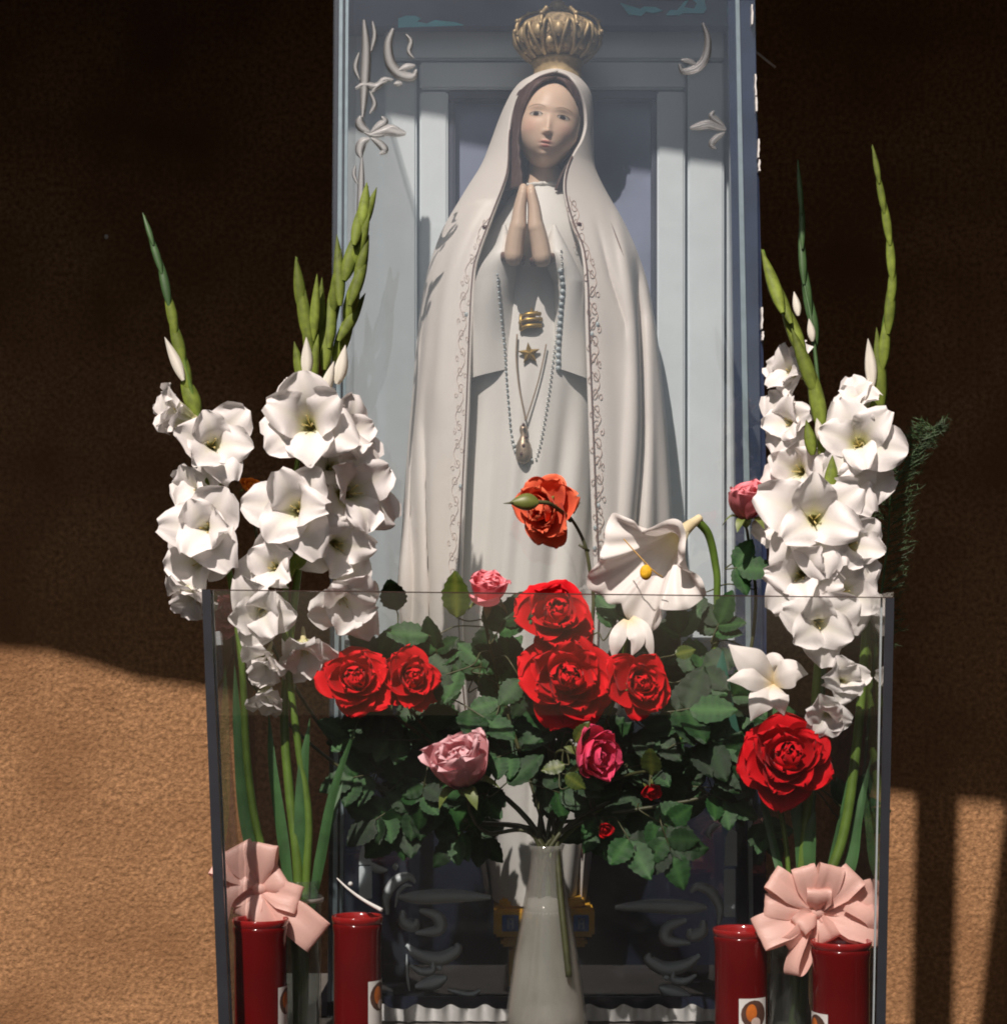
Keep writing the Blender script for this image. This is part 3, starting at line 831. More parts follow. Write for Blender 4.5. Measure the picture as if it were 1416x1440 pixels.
for k in range(8):
    a = 2 * math.pi * (k + .5) / 8
    def q(r, h): return cc + Vector((math.cos(a) * r, math.sin(a) * r, h))
    mb = MB().add(tube(catmull([q(.066, .060), q(.067, .074), q(.058, .088), q(.038, .098), q(.014, .103), q(.004, .104)], 10), .0026, 8))
    for h_, r_ in ((.066, .070), (.082, .066), (.095, .048), (.102, .028)): mb.add(ellipsoid(q(r_, h_), .0036, .0036, .0036, 8, 6))
    part("arch", mb.V, mb.F, M_CROWN, crown)
part("inner_cap", *lathe(cc, [(.036, .03), (.048, .039), (.059, .053), (.062, .068), (.055, .083), (.036, .093), (.014, .099), (.001, .100)], 40), mat("filigree_gilt", (.40, .29, .16), .6, .5, 160, metallic=.3, bump=1.0, bscale=260), crown)
part("finial", *lathe(cc, [(.004, .094), (.006, .100), (.012, .106), (.013, .112), (.010, .119), (.004, .122), (.004, .135), (.001, .14)], 20), M_CROWN, crown)
mb = MB()
for k in range(14):
    a = 2 * math.pi * k / 14 + .1
    mb.add(ellipsoid(cc + Vector((math.cos(a) * .0395, math.sin(a) * .0395, .036)), .0026, .0026, .0026, 8, 6))
part("bead", mb.V, mb.F, M_PEARL, crown)

# rosary hanging from the hands
ros = thing("rosary", "pearl and grey bead rosary looped down the front of the robe", "rosary", on_statue(735, 640, .004))
def beads(pts, r, m, step, name):
    C = catmull([(x, y, 0) for x, y in pts], 30); mb = MB(); acc = 0; last = C[0]
    for c in C:
        acc += (c - last).length; last = c
        if acc >= step:
            acc = 0; mb.add(ellipsoid(on_statue(c.x, c.y, .0035), r, r, r, 8, 6))
    part(name, mb.V, mb.F, m, ros)
beads([(699, 378), (701, 410), (705, 450), (709, 485), (711, 515), (713, 545), (716, 580), (719, 610), (728, 645), (738, 655), (750, 645)], .0020, M_GREYBEAD, 7.5, "bead_string")
beads([(752, 650), (760, 620), (767, 580), (773, 540), (778, 500), (785, 450), (790, 400), (789, 350)], .0017, M_PEARL, 6, "bead_string")
beads([(786, 372), (791, 400), (789, 430), (787, 460), (785, 490), (785, 520)], .0042, M_GREYBEAD, 9, "large_bead_string")
beads([(719, 612), (722, 626), (727, 640), (725, 622)], .0026, M_PEARL, 7, "pearl_cluster")
c = on_statue(736, 628, .004)
part("pendant", *lathe(c - Vector((0, 0, .026)), [(.002, 0), (.009, .004), (.012, .014), (.011, .028), (.007, .036), (.004, .042), (.006, .05), (.005, .056), (.001, .058)], 20), mat("worn_gilt", (.36, .27, .19), .4, .3, 80, metallic=.5), ros)
mb = MB()
for dx, dz in ((0, .0), (-.003, -.012), (.004, .012), (0, .03)): mb.add(ellipsoid(c + Vector((dx, -.011, dz)), .0025, .0018, .003, 8, 6))
part("pendant_stone", mb.V, mb.F, M_GEM, ros)

# ------------------------------------------------------------------ glass trough in front of the case
DF, DK = 2.20, 2.59
trough = thing("glass_trough", "open topped clear glass trough holding the candles, vases and cut flowers", "glass box", P(772, 1526, 2.4))
def ybot(d): return HY + .489 / (K * d)
YF = ybot(DF)
part("front_pane", *quadprism([(284, 830), (1257, 841), (1243, YF), (313, YF)], DF, DF + .008), M_GLASS, trough, smooth=False)
part("glass_edge", *quadprism([(284, 828.6), (1257, 839.6), (1257, 841), (284, 830)], DF - .0005, DF + .008), mat("brown_glass_edge", (.05, .03, .025), .2, .2, 30), trough, smooth=False)
part("glass_edge", *quadprism([(284, 829), (296, 829), (327, YF), (311, YF)], DF - .004, DF - .0008), M_EDGE, trough, smooth=False)
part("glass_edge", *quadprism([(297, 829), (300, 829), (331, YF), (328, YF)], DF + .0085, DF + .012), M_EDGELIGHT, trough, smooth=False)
part("glass_edge", *quadprism([(1245, 841), (1257, 841), (1243, YF), (1230, YF)], DF - .004, DF - .0008), M_EDGE, trough, smooth=False)
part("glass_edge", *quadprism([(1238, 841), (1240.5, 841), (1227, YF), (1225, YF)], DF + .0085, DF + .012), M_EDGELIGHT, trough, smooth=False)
def side(x0, x1, s):
    a, b = P(x0, 833, DF + .021), P(x1, YF, DF + .021)
    V = [a, b, Vector((b.x, DK, -.489)), Vector((a.x, DK, a.z))]; V += [v + Vector((s * .006, 0, 0)) for v in V]
    F = [(0, 1, 2, 3), (7, 6, 5, 4), (0, 4, 5, 1), (1, 5, 6, 2), (2, 6, 7, 3), (3, 7, 4, 0)]
    part("side_pane", V, F, M_GLASS, trough, smooth=False)
side(285, 312, 1); side(1256, 1243, -1)

# ------------------------------------------------------------------ candles
M_RED = mat("red_candle_plastic", (.24, .004, .005), .12, .15, 12, trans=.45, tcol=(1, .5, .5), coat=.3)
M_REDRIM = mat("red_candle_rim", (.30, .012, .012), .12, .1, 30, coat=.5)
M_WAX = mat("red_wax", (.75, .05, .03), .4, .1, 20, trans=.3)
M_PAPER = mat("white_sticker", (.8, .77, .74), .5, .03, 30)
M_PIC1 = mat("brown_print", (.10, .045, .03), .5, .3, 60)
M_PIC2 = mat("orange_print", (.62, .16, .02), .5, .3, 80)
M_PIC3 = mat("pale_print", (.70, .55, .48), .5, .2, 80)
def candle(x0, x1, yr, d, label, st=None):
    c = P((x0 + x1) / 2, yr, d); r = (x1 - x0) / 2 * K * d; h = c.z + .489
    t = thing("votive_candle", label, "candle", (c.x, d, -.489), "red votive candles in the glass trough")
    b = Vector((c.x, d, -.489))
    part("cup", *lathe(b, [(r * .80, 0), (r * .93, .004), (r * .95, .02), (r * .955, h - .022), (r * .99, h - .016), (r * 1.0, h - .012), (r * .97, h - .008), (r * .93, h - .008), (r * .93, h * .62), (r * .90, .012), (.001, .010)], 56), M_RED, t)
    part("rim", *lathe(b, [(r * .945, h - .010), (r * 1.0, h - .008), (r * 1.03, h - .004), (r * 1.03, h - .001), (r * 1.0, h), (r * .94, h - .001), (r * .92, h - .007), (r * .90, h - .012), (.001, h - .012)], 56, cap0=False), M_REDRIM, t)
    part("wax", *lathe(b, [(r * .86, .014), (r * .86, h * .45), (r * .84, h * .47), (.001, h * .47)], 32), M_WAX, t)
    if st:
        (a0, a1, z0, z1) = st                       # sticker: angles (deg, 0 = facing the camera, + to the right), heights as pixel rows
        za, zb = (HY - z0) * K * d, (HY - z1) * K * d
        def pt(a, z, k): 
            a = math.radians(a); return Vector((c.x + math.sin(a) * r * k, d - math.cos(a) * r * k, z))
        def patch(name, fn, m, par, n=16):
            V, F = [], []
            for i in range(n + 1):
                for j in range(n + 1): V.append(fn(i / n, j / n))
            for i in range(n):
                for j in range(n): F.append((i * (n + 1) + j, (i + 1) * (n + 1) + j, (i + 1) * (n + 1) + j + 1, i * (n + 1) + j + 1))
            return part(name, V, F, m, par)
        s = patch("sticker", lambda u, v: pt(a0 + (a1 - a0) * u, za + (zb - za) * v, .978), M_PAPER, t)
        am, zm = (a0 + a1) / 2, (za + zb) / 2
        ra, rz = (a1 - a0) * .44, math.radians((a1 - a0) * .44) * r
        zm = za - rz * 1.12
        def disc(u, v, k, cx=0, cz=0, sx=1, sz=1):
            q = u; a = v * 2 * math.pi
            return pt(am + (cx + q * math.cos(a) * sx) * ra, zm + (cz + q * math.sin(a) * sz) * rz, k)
        patch("sticker_picture", lambda u, v: disc(u, v, .986), M_PIC1, s)
        patch("sticker_picture", lambda u, v: disc(u, v, .992, -.22, .12, .42, .62), M_PIC2, s)
        patch("sticker_picture", lambda u, v: disc(u, v, .994, .12, -.55, .38, .34), M_PIC3, s)
    return t
candle(328, 405, 1291, 2.265, "red votive candle beside the left frame of the glass trough, under the left pink bow", (48, 112, 1385, 1480))
candle(468, 538, 1287, 2.30, "dark red votive candle right of the left glass vase, clear of any bow", (30, 105, 1376, 1470))
candle(1003, 1081, 1305, 2.315, "red votive candle left of the right pink bow, with its round picture sticker facing out", (-12, 54, 1398, 1480))
candle(1140, 1224, 1322, 2.255, "red votive candle tucked under the right pink bow, by the right frame of the trough", (-95, -36, 1421, 1510))
o = solo("plant_pick", *tube(catmull([P(474, 1235, 2.36), P(490, 1250, 2.34), P(512, 1266, 2.31), P(537, 1280, 2.29)], 6), lambda t: .0009 + .0018 * t, 8), M_WHITE,
         "thin white plastic pick lying across the dark red candle rim", "pick")
solo("glass_bead", *ellipsoid(P(493, 1243, 2.35), .003, .003, .003), M_PEARL, "single clear bead above the white pick", "bead")

# ------------------------------------------------------------------ vases
M_VASE = glassmat("vase_glass", (.86, .90, .89), 1.5, .02, body=(.7, .75, .72), bodyfac=.06)
M_MILK = glassmat("milky_vase_glass", (.95, .95, .93), 1.5, .08, body=(.78, .77, .73), bodyfac=.25, mottle=.6)
def vase(px, yr, d, prof, m, label):
    c = P(px, yr, d); b = Vector((c.x, d, -.489)); H = c.z + .489
    t = thing("glass_vase", label, "vase", b)
    pr = [(r, h * H) for r, h in prof]
    inner = [(r - .0022, h) for r, h in pr[::-1]]
    inner[-1] = (inner[-1][0], .008)
    part("body", *lathe(b, pr + inner + [(.001, .008)], 56), m, t)
    return t, b, H
VL = vase(423, 1238, 2.335, [(.024, 0), (.0255, .01), (.0255, .86), (.0262, .875), (.0275, .885), (.0275, .91), (.026, .92), (.0215, .93), (.021, .985), (.022, 1.0)], M_VASE, "slim clear glass vase of white gladioli behind the left pink bow")
part("rim_band", *lathe(VL[1], [(.0276, VL[2] * .885), (.0288, VL[2] * .887), (.0288, VL[2] * .905), (.0276, VL[2] * .908)], 48, cap0=False), glassmat("pale_glass_band", body=(.75, .66, .62), bodyfac=.6), VL[0])
VR = vase(1112, 1232, 2.335, [(.025, 0), (.0265, .01), (.0265, .90), (.0285, .94), (.0285, .97), (.0275, 1.0)], M_VASE, "slim clear glass vase of white gladioli behind the right pink bow")
VC = vase(768, 1188, 2.40, [(.053, 0), (.056, .01), (.051, .20), (.0395, .50), (.0325, .65), (.0262, .77), (.0225, .85), (.0205, .92), (.0205, .97), (.0235, 1.0)], M_MILK, "milky conical glass vase holding the roses in the middle of the trough")
WATER = glassmat("cloudy_water", (.95, .95, .92), 1.33, .1, body=(.92, .91, .87), bodyfac=.62, mottle=.25)
part("water", *lathe(VC[1] + Vector((0, 0, .012)), [(.052, 0), (.047, VC[2] * .19), (.0365, VC[2] * .47), (.0285, VC[2] * .64), (.024, VC[2] * .70), (.001, VC[2] * .71)], 40), WATER, VC[0])

# ------------------------------------------------------------------ ribbon bows
M_RIB = mat("salmon_ribbon", (.93, .58, .50), .42, .05, 30, trans=.25, bump=.15, bscale=500)
def bow(c, loops, label, tails=()):
    c = Vector(c)
    t = thing("ribbon_bow", label, "bow", c)
    for (ang, L, W, H, tw, dy) in loops:
        a = math.radians(ang); px = K * c.y
        e = Vector((math.cos(a), dy, math.sin(a))).normalized()
        fz = Vector((0, -1, .25)); f = (fz - e * fz.dot(e)).normalized()
        f = (Matrix.Rotation(math.radians(tw), 3, e) @ f); b = e.cross(f)
        L, W, H = L * px, W * px, H * px * .72
        V, F = [], []
        n = 26
        for i in range(n + 1):
            q = i / n
            al = L * (1 - math.cos(2 * math.pi * q)) / 2
            hh = H * math.sin(2 * math.pi * q) * (.35 + .65 * (al / L))
            w = W * (.30 + .70 * min(1, al / (L * .55)))
            for j in range(7):
                s = j / 6 - .5
                crim = .0030 * math.sin(s * 9 + ang) * (1 - .8 * al / L) + .0014 * math.sin(s * 17 + ang * 2 + q * 5)
                V.append(c + e * (al - abs(s) * 0) + f * (hh + crim) + b * (s * w))
        for i in range(n):
            for j in range(6): F.append((i * 7 + j, i * 7 + j + 1, i * 7 + 8 + j, i * 7 + 7 + j))
        part("ribbon_loop", V, F, M_RIB, t)
    for pts, W in tails:
        C = catmull([P(x, y, d) for x, y, d in pts], 7); V, F = [], []
        for i, p in enumerate(C):
            tg = (C[min(i + 1, len(C) - 1)] - C[max(0, i - 1)]).normalized(); s = tg.cross(Vector((0, -1, .3))).normalized()
            for j in range(5): V.append(p + s * (j / 4 - .5) * W * px + Vector((0, -.002 * math.cos((j / 4 - .5) * 3), 0)))
        for i in range(len(C) - 1):
            for j in range(4): F.append((i * 5 + j, i * 5 + j + 1, i * 5 + 6 + j, i * 5 + 5 + j))
        part("ribbon_tail", V, F, M_RIB, t)
    part("knot", *ellipsoid(c + Vector((0, -.002, 0)), .010, .008, .008, 16, 10), M_RIB, t)
bow(P(1148, 1283, 2.285), [(142, 84, 38, 16, 8, -.1), (108, 70, 34, 18, -10, -.15), (74, 72, 36, 17, 12, -.2), (46, 78, 40, 16, -6, -.1), (18, 88, 42, 15, 10, .05), (-14, 90, 58, 15, -8, -.1),
                       (172, 76, 34, 15, 0, -.1), (199, 92, 50, 14, 12, -.2), (226, 66, 40, 17, -40, -.25), (246, 96, 34, 19, 55, -.3), (-64, 44, 34, 14, 25, -.3), (90, 40, 34, 16, 0, -.6), (210, 42, 30, 14, 10, -.7)],
    "full peach pink ribbon bow tied on the right vase, over two red candles", (((((1190, 1270, 2.275)), (1225, 1292, 2.27), (1234, 1318, 2.28)), 22),))
bow(P(366, 1250, 2.30), [(118, 70, 44, 14, 0, -.1), (150, 74, 34, 15, 20, -.1), (82, 66, 36, 15, -10, -.15), (38, 40, 44, 14, -10, -.1), (-38, 110, 50, 16, 8, -.2), (-14, 62, 40, 14, 0, -.3), (-115, 46, 40, 13, 15, -.25), (-75, 60, 42, 14, -20, -.35), (190, 52, 36, 14, -12, -.1)],
    "peach pink ribbon bow tied on the left vase, above the red candle by the frame", ((((350, 1238, 2.29), (322, 1262, 2.285), (312, 1296, 2.29)), 18),))

# ------------------------------------------------------------------ plant materials
M_GLAD = mat("white_petal", (.88, .85, .83), .55, .04, 50, trans=.24, attr=True)
M_THROAT = mat("cream_throat", (.70, .64, .36), .55, .1, 60, trans=.2)
M_STEM = mat("fresh_green_stem", (.115, .20, .030), .45, .25, 40, trans=.1)
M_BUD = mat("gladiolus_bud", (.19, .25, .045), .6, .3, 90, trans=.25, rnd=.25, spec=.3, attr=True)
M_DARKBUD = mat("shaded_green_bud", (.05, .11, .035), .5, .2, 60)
M_BLADE = mat("sword_leaf", (.055, .14, .045), .4, .3, 35, trans=.15)
M_ROSESTEM = mat("brown_green_stem", (.055, .06, .022), .5, .35, 50)
M_LEAF = mat("rose_leaf", (.014, .052, .015), .40, .35, 70, trans=.14, rnd=.6, spec=.35, bump=.25, bscale=260, attr=True)
M_YLEAF = mat("young_leaf", (.065, .10, .02), .4, .25, 70, trans=.2, spec=.4, attr=True)
M_SEPAL = mat("sepal_green", (.13, .17, .04), .5, .2, 60)
ROSE = {"red": mat("red_petal", (.62, .006, .012), .5, .10, 60, trans=.12, attr=True, rnd=.10, spec=.12),
        "coral": mat("coral_petal", (.82, .15, .07), .5, .14, 50, trans=.18, attr=True, rnd=.14, spec=.25),
        "orange": mat("orange_petal", (.86, .25, .02), .5, .14, 50, trans=.18, attr=True, rnd=.14, spec=.25),
        "pink": mat("rose_pink_petal", (.88, .27, .31), .5, .10, 50, trans=.22, attr=True, rnd=.12, spec=.25),
        "pale": mat("pale_pink_petal", (.92, .50, .53), .5, .08, 50, trans=.22, attr=True, rnd=.08, spec=.25),
        "hot": mat("hot_pink_petal", (.86, .07, .17), .5, .12, 50, trans=.2, attr=True, rnd=.2, spec=.25)}

for m in ROSE.values():                            # velvety bloom on the rose petals
    b_ = m.node_tree.nodes["Principled BSDF"]; b_.inputs["Sheen Weight"].default_value = .12; b_.inputs["Sheen Roughness"].default_value = .4; b_.inputs["Roughness"].default_value = .7
    b_.inputs["Sheen Tint"].default_value = (1, .55, .6, 1)
# ------------------------------------------------------------------ gladioli
def glad_petal(seed, wmax, outer):
    q = random.Random(seed); ph, ph2 = q.uniform(0, 6), q.uniform(0, 6); curl = q.uniform(-.004, .010); twist = q.uniform(-.2, .2)
    ns, nt = 14, 13; V, F, Cc = [], [], []
    for i in range(ns):
        s = i / (ns - 1)
        r = .004 + .012 * s + (.046 if outer else .040) * s ** 1.9
        z = .044 * math.sin(s * 1.85) - curl * max(0, s - .6) * 2.2
        sp = .07 + .93 * s
        w = max(.0015, wmax * max(0, math.sin(math.pi * min(.975, sp ** 1.55))) ** .50)
        for j in range(nt):
            t = 2 * j / (nt - 1) - 1
            rf = s ** 1.3 * abs(t) ** 1.6
            zz = z + .0080 * rf * math.sin(9 * s + 4 * t + ph) + .0042 * s * abs(t) ** 4 * math.sin(24 * s + ph2) + .006 * t * t * (1 - s) - .0015 * math.exp(-(t * 5) ** 2) * s
            rr = r - .22 * w * t * t * (1 - .5 * s) + .004 * rf * math.sin(9 * s + ph2)
            V.append(Vector((rr, w * t + twist * .01 * s, zz)))
            k = max(0, 1 - s / .45); g = math.exp(-(t * 5) ** 2) * (1 - s) * .5; k = min(1, k + g); Cc.append((1 - .16 * k, 1 - .09 * k, 1 - .55 * k, 1))
    for i in range(ns - 1):
        for j in range(nt - 1): F.append((i * nt + j, (i + 1) * nt + j, (i + 1) * nt + j + 1, i * nt + j + 1))
    return mesh("gladiolus_petal", V, F, M_GLAD, True, Cc)
GP_OUT = [glad_petal(s, .0305, True) for s in (1, 2, 3, 4, 5)]
GP_IN = [glad_petal(s, .0255, False) for s in (6, 7, 8, 9)]
V, F = lathe((0, 0, 0), [(.0018, -.030), (.0032, -.022), (.0042, -.008), (.0058, .006), (.0075, .018), (.007, .018), (.004, .004), (.001, .002)], 14)
THROAT = mesh("floret_throat", V, F, M_THROAT)
mb = MB()
for k in range(3):
    a = k * 2.1; mb.add(tube(catmull([Vector((0, 0, .004)), Vector((.002 * math.cos(a), .002 * math.sin(a), .022)), Vector((.006 * math.cos(a), .006 * math.sin(a), .036))], 4), .0008, 5))
    mb.add(ellipsoid((.006 * math.cos(a), .006 * math.sin(a), .037), .0012, .0012, .0035, 6, 5))
STAMEN = mesh("stamen", mb.V, mb.F, mat("cream_stamen", (.72, .60, .25), .6))
def floret(t, px, py, d, dirv, size=1.0, openk=1.0, roll=None):
    n = Vector((dirv[0], -dirv[2], dirv[1])).normalized(); size *= 1.07 * R.uniform(.93, 1.08); openk = openk + R.uniform(-.16, .10)
    pos = P(px, py, d) - n * .040 * size
    ro = R.uniform(0, 6.28) if roll is None else roll
    M = Matrix.Translation(pos) @ basis(n, ro) @ Matrix.Scale(size, 4)
    f = place("floret", THROAT, t, M)
    place("stamen", STAMEN, f, M)
    for k in range(6):
        out = k % 2 == 0
        tilt = (0 if out else math.radians(-9)) + math.radians(R.uniform(-9, 9)) - math.radians((1 - openk) * 38)
        sc = R.uniform(.9, 1.08)
        L = Matrix.Rotation(k * math.pi / 3 + R.uniform(-.1, .1), 4, 'Z') @ Matrix.Translation((0, 0, -.001 if out else .001)) @ Matrix.Rotation(tilt, 4, 'Y') @ Matrix.Diagonal((sc, sc * R.uniform(.94, 1.06), 1, 1))
        place("petal", R.choice(GP_OUT if out else GP_IN), f, M @ L)
    return f
def bud(t, a, b, w, m=None, d2=0, name="bud", lean=0.):
    """A pointed sheathing bract from base pixel a to tip pixel b (x, y, depth)."""
    A, B = P(*a), P(*b); w *= K * a[2]
    ax = (B - A); L = ax.length; ax.normalize()
    s = ax.cross(Vector((0, -1, 0))).normalized(); f = s.cross(ax)
    V, F, Cc = [], [], []
    n, sg = 11, 10
    for i in range(n):
        q = i / (n - 1)
        r = w * (math.sin(math.pi * min(1, .05 + q * .95) ** .85) ** .9 * (1 - .25 * q)) + .0003
        for j in range(sg):
            an = 2 * math.pi * j / sg
            ridge = 1 + .14 * math.cos(an * 3 + .5)
            V.append(A + ax * (L * q) + s * (math.cos(an) * r * ridge + lean * w * q * q * 2) + f * math.sin(an) * r * .62)
            g = .75 + .45 * (1 - q) + .12 * math.cos(an * 5); Cc.append((g, g, g * .9, 1))
    for i in range(n - 1):
        for j in range(sg):
            k = (j + 1) % sg; F.append((i * sg + j, i * sg + k, (i + 1) * sg + k, (i + 1) * sg + j))
    return part(name, V, F, m or M_BUD, t, True, Cc)
def blade(t, pts, w, m=None, name="leaf", twist=0.):
    C = catmull([P(*p) for p in pts], 8); V, F = [], []
    n = len(C)
    for i, p in enumerate(C):
        q = i / (n - 1)
        tg = (C[min(i + 1, n - 1)] - C[max(0, i - 1)]).normalized()
        s = tg.cross(Vector((math.sin(twist), -math.cos(twist), .15))).normalized(); f = s.cross(tg)
        ww = w * K * p.y * min(1, .55 + q * 1.5) * max(.03, (1 - q ** 3.2))
        for j in range(5):
            u = j / 2 - 1
            V.append(p + s * u * ww + f * (.18 * ww * (1 - abs(u)) - .0004 * abs(math.sin(j * 3.1))))
    for i in range(n - 1):
        for j in range(4): F.append((i * 5 + j, i * 5 + j + 1, i * 5 + 6 + j, i * 5 + 5 + j))
    return part(name, V, F, m or M_BLADE, t)
GG = "white gladioli in the glass trough"
def gladiolus(label, path, r0, r1, group=GG, m=None):
    C = catmull([P(*p) for p in path], 10)
    base = C[-1]
    t = thing("gladiolus", label, "gladiolus", base, group)
    part("stem", *tube(C, lambda q: r0 + (r1 - r0) * q, 10), m or M_STEM, t)
    return t
dl = 2.335
g1 = gladiolus("outer left white gladiolus, its bare green tip arching away from the case",
               [(203, 303, 2.36), (224, 362, 2.355), (243, 432, 2.35), (262, 520, 2.345), (280, 590, 2.345), (298, 680, 2.345), (322, 800, 2.35), (340, 930, 2.35), (349, 1080, 2.35), (368, 1190, 2.345), (412, 1300, dl), (420, 1480, dl)], .0012, .0062)
for a, b, w in (((216, 345), (201, 299), 4.0), ((228, 385), (207, 318), 5.5), ((238, 430), (222, 352), 7), ((247, 470), (232, 398), 8), ((258, 515), (238, 436), 9.5), ((266, 552), (246, 470), 10), ((278, 588), (254, 520), 13)):
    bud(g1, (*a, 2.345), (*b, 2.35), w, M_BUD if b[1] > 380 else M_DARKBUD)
bud(g1, (258, 535, 2.34), (232, 474, 2.34), 8, M_GLAD, name="white_bud")
floret(g1, 243, 580, 2.325, (-.75, .15, .55), .78, .7)
floret(g1, 300, 622, 2.31, (.25, .10, .9), .92)
floret(g1, 276, 690, 2.335, (-.6, .1, .7), .80)
floret(g1, 288, 742, 2.31, (-.15, .02, .95), .92)
floret(g1, 272, 790, 2.335, (-.45, -.15, .8), .82)
floret(g1, 268, 842, 2.33, (-.35, -.75, .55), .66, .75)
bud(g1, (300, 690, 2.34), (296, 662, 2.335), 13, M_BUD)
g2 = gladiolus("tall white gladiolus at the left of the case, crowned by a thick sheaf of buds",
               [(517, 262, 2.40), (500, 330, 2.39), (478, 420, 2.385), (462, 500, 2.38), (448, 590, 2.385), (432, 700, 2.38), (420, 800, 2.375), (408, 900, 2.365), (400, 1010, 2.355), (408, 1120, 2.345), (420, 1240, dl), (423, 1490, dl)], .0016, .0070)
for a, b, w in (((508, 318), (516, 256), 9), ((504, 330), (530, 263), 8), ((498, 345), (508, 285), 9), ((496, 375), (520, 300), 9), ((484, 395), (503, 320), 11), ((500, 395), (519, 330), 8), ((478, 430), (474, 330), 9), ((492, 430), (519, 345), 9),
                ((468, 440), (480, 350), 10), ((486, 455), (505, 375), 11), ((476, 480), (514, 412), 9), ((462, 490), (466, 400), 10), ((470, 510), (500, 420), 11), ((456, 520), (462, 440), 10), ((446, 500), (453, 390), 9)):
    bud(g2, (*a, 2.372 + R.uniform(-.012, .012)), (*b, 2.378 + R.uniform(-.012, .012)), w)
bud(g2, (474, 540, 2.365), (486, 485, 2.365), 10, M_GLAD, name="white_bud")
floret(g2, 505, 690, 2.36, (.6, .05, .7), 1.02)
floret(g2, 492, 610, 2.365, (.65, .2, .6), .85, .8)
floret(g2, 416, 712, 2.315, (-.08, .08, .97), 1.05)
floret(g2, 470, 655, 2.375, (.3, .1, .8), .8, .8)
floret(g2, 480, 770, 2.36, (.4, -.2, .8), .86)
floret(g2, 485, 850, 2.345, (.25, -.45, .8), .92, .85)
floret(g2, 428, 920, 2.34, (.1, -.6, .7), .74, .7)
g3 = gladiolus("white gladiolus with a short stubby bud spike, just left of the thick sheaf of buds",
               [(417, 362, 2.36), (424, 430, 2.355), (430, 500, 2.355), (428, 590, 2.36), (412, 690, 2.36), (404, 780, 2.36), (402, 900, 2.35), (420, 1050, 2.345), (434, 1150, 2.34), (430, 1260, dl), (426, 1485, dl)], .0014, .0062)
for a, b, w in (((424, 440), (416, 360), 9), ((432, 480), (419, 385), 10), ((440, 480), (446, 385), 8), ((436, 520), (428, 400), 9), ((424, 540), (414, 480), 8), ((430, 560), (448, 470), 10)):
    bud(g3, (*a, 2.35), (*b, 2.35), w)
bud(g3, (431, 530, 2.345), (431, 474, 2.345), 9, M_GLAD, name="white_bud")
bud(g3, (452, 560, 2.345), (470, 508, 2.345), 9, M_GLAD, name="white_bud")
floret(g3, 432, 592, 2.315, (-.05, .08, .97), 1.0)
floret(g3, 408, 570, 2.345, (-.5, .45, .7), .7, .7)
floret(g3, 382, 796, 2.33, (-.25, .1, .85), .70, .75)
floret(g3, 368, 862, 2.305, (-.05, -.25, .9), .80, .8)
floret(g3, 372, 935, 2.315, (-.1, -.6, .75), .66, .7)
floret(g3, 376, 985, 2.325, (.0, -.8, .5), .52, .5)
bud(g3, (416, 800, 2.33), (428, 756, 2.33), 12, M_BUD); bud(g3, (404, 815, 2.33), (410, 765, 2.33), 10, M_BUD)
for t, pts, w, tw in ((g3, [(424, 1300, dl), (424, 1180, 2.335), (426, 1090, 2.34), (436, 1010, 2.345)], 11, .2), (g2, [(436, 1290, dl), (452, 1200, 2.34), (470, 1110, 2.345), (505, 1010, 2.35)], 8, .3), (g2, [(430, 1290, dl), (455, 1190, 2.35), (470, 1140, 2.36), (482, 1100, 2.37)], 6, -.2),
                      (g1, [(412, 1290, dl), (398, 1180, 2.345), (384, 1080, 2.35), (378, 1000, 2.36)], 9, -.3), (g1, [(404, 1300, dl), (352, 1180, 2.36), (336, 1040, 2.37), (330, 930, 2.38)], 10, .1)):
    blade(t, pts, w, None, "leaf", tw)
dr = 2.335
g4 = gladiolus("outer right white gladiolus, its long bare green tip curving up past the others",
               [(1226, 206, 2.37), (1240, 280, 2.365), (1254, 350, 2.36), (1252, 400, 2.36), (1240, 480, 2.36), (1236, 560, 2.36), (1226, 660, 2.36), (1222, 780, 2.36), (1216, 900, 2.355), (1205, 1040, 2.35), (1184, 1180, 2.34), (1140, 1300, dr), (1120, 1480, dr)], .0011, .0078)
for a, b, w in (((1236, 258), (1226, 203), 4.5), ((1243, 300), (1231, 232), 5.5), ((1251, 345), (1238, 262), 6.5), ((1254, 395), (1248, 312), 7), ((1252, 430), (1256, 360), 7), ((1248, 470), (1254, 378), 8.5), ((1240, 520), (1246, 440), 9), ((1238, 580), (1232, 460), 11), ((1236, 610), (1228, 545), 12)):
    bud(g4, (*a, 2.35), (*b, 2.355), w)
bud(g4, (1226, 545, 2.345), (1220, 476, 2.345), 9, M_GLAD, name="white_bud")
floret(g4, 1205, 562, 2.345, (-.45, .55, .7), .62, .55)
floret(g4, 1205, 622, 2.32, (-.25, .05, .9), .85)
floret(g4, 1196, 690, 2.33, (.05, -.05, .95), .82)
floret(g4, 1202, 768, 2.325, (.3, -.05, .9), .80, .8)
floret(g4, 1190, 835, 2.325, (.2, -.1, .9), .78)
floret(g4, 1190, 955, 2.30, (.25, .1, .9), .62, .9)
floret(g4, 1163, 1005, 2.30, (-.1, -.35, .9), .60, .8)
g5 = gladiolus("white gladiolus leaning left, its broad green tip touching the right frame of the case",
               [(1072, 352, 2.42), (1092, 410, 2.40), (1118, 470, 2.38), (1140, 540, 2.36), (1158, 610, 2.35), (1168, 690, 2.345), (1164, 800, 2.35), (1150, 930, 2.35), (1140, 1080, 2.345), (1126, 1230, dr), (1116, 1480, dr)], .0020, .0066)
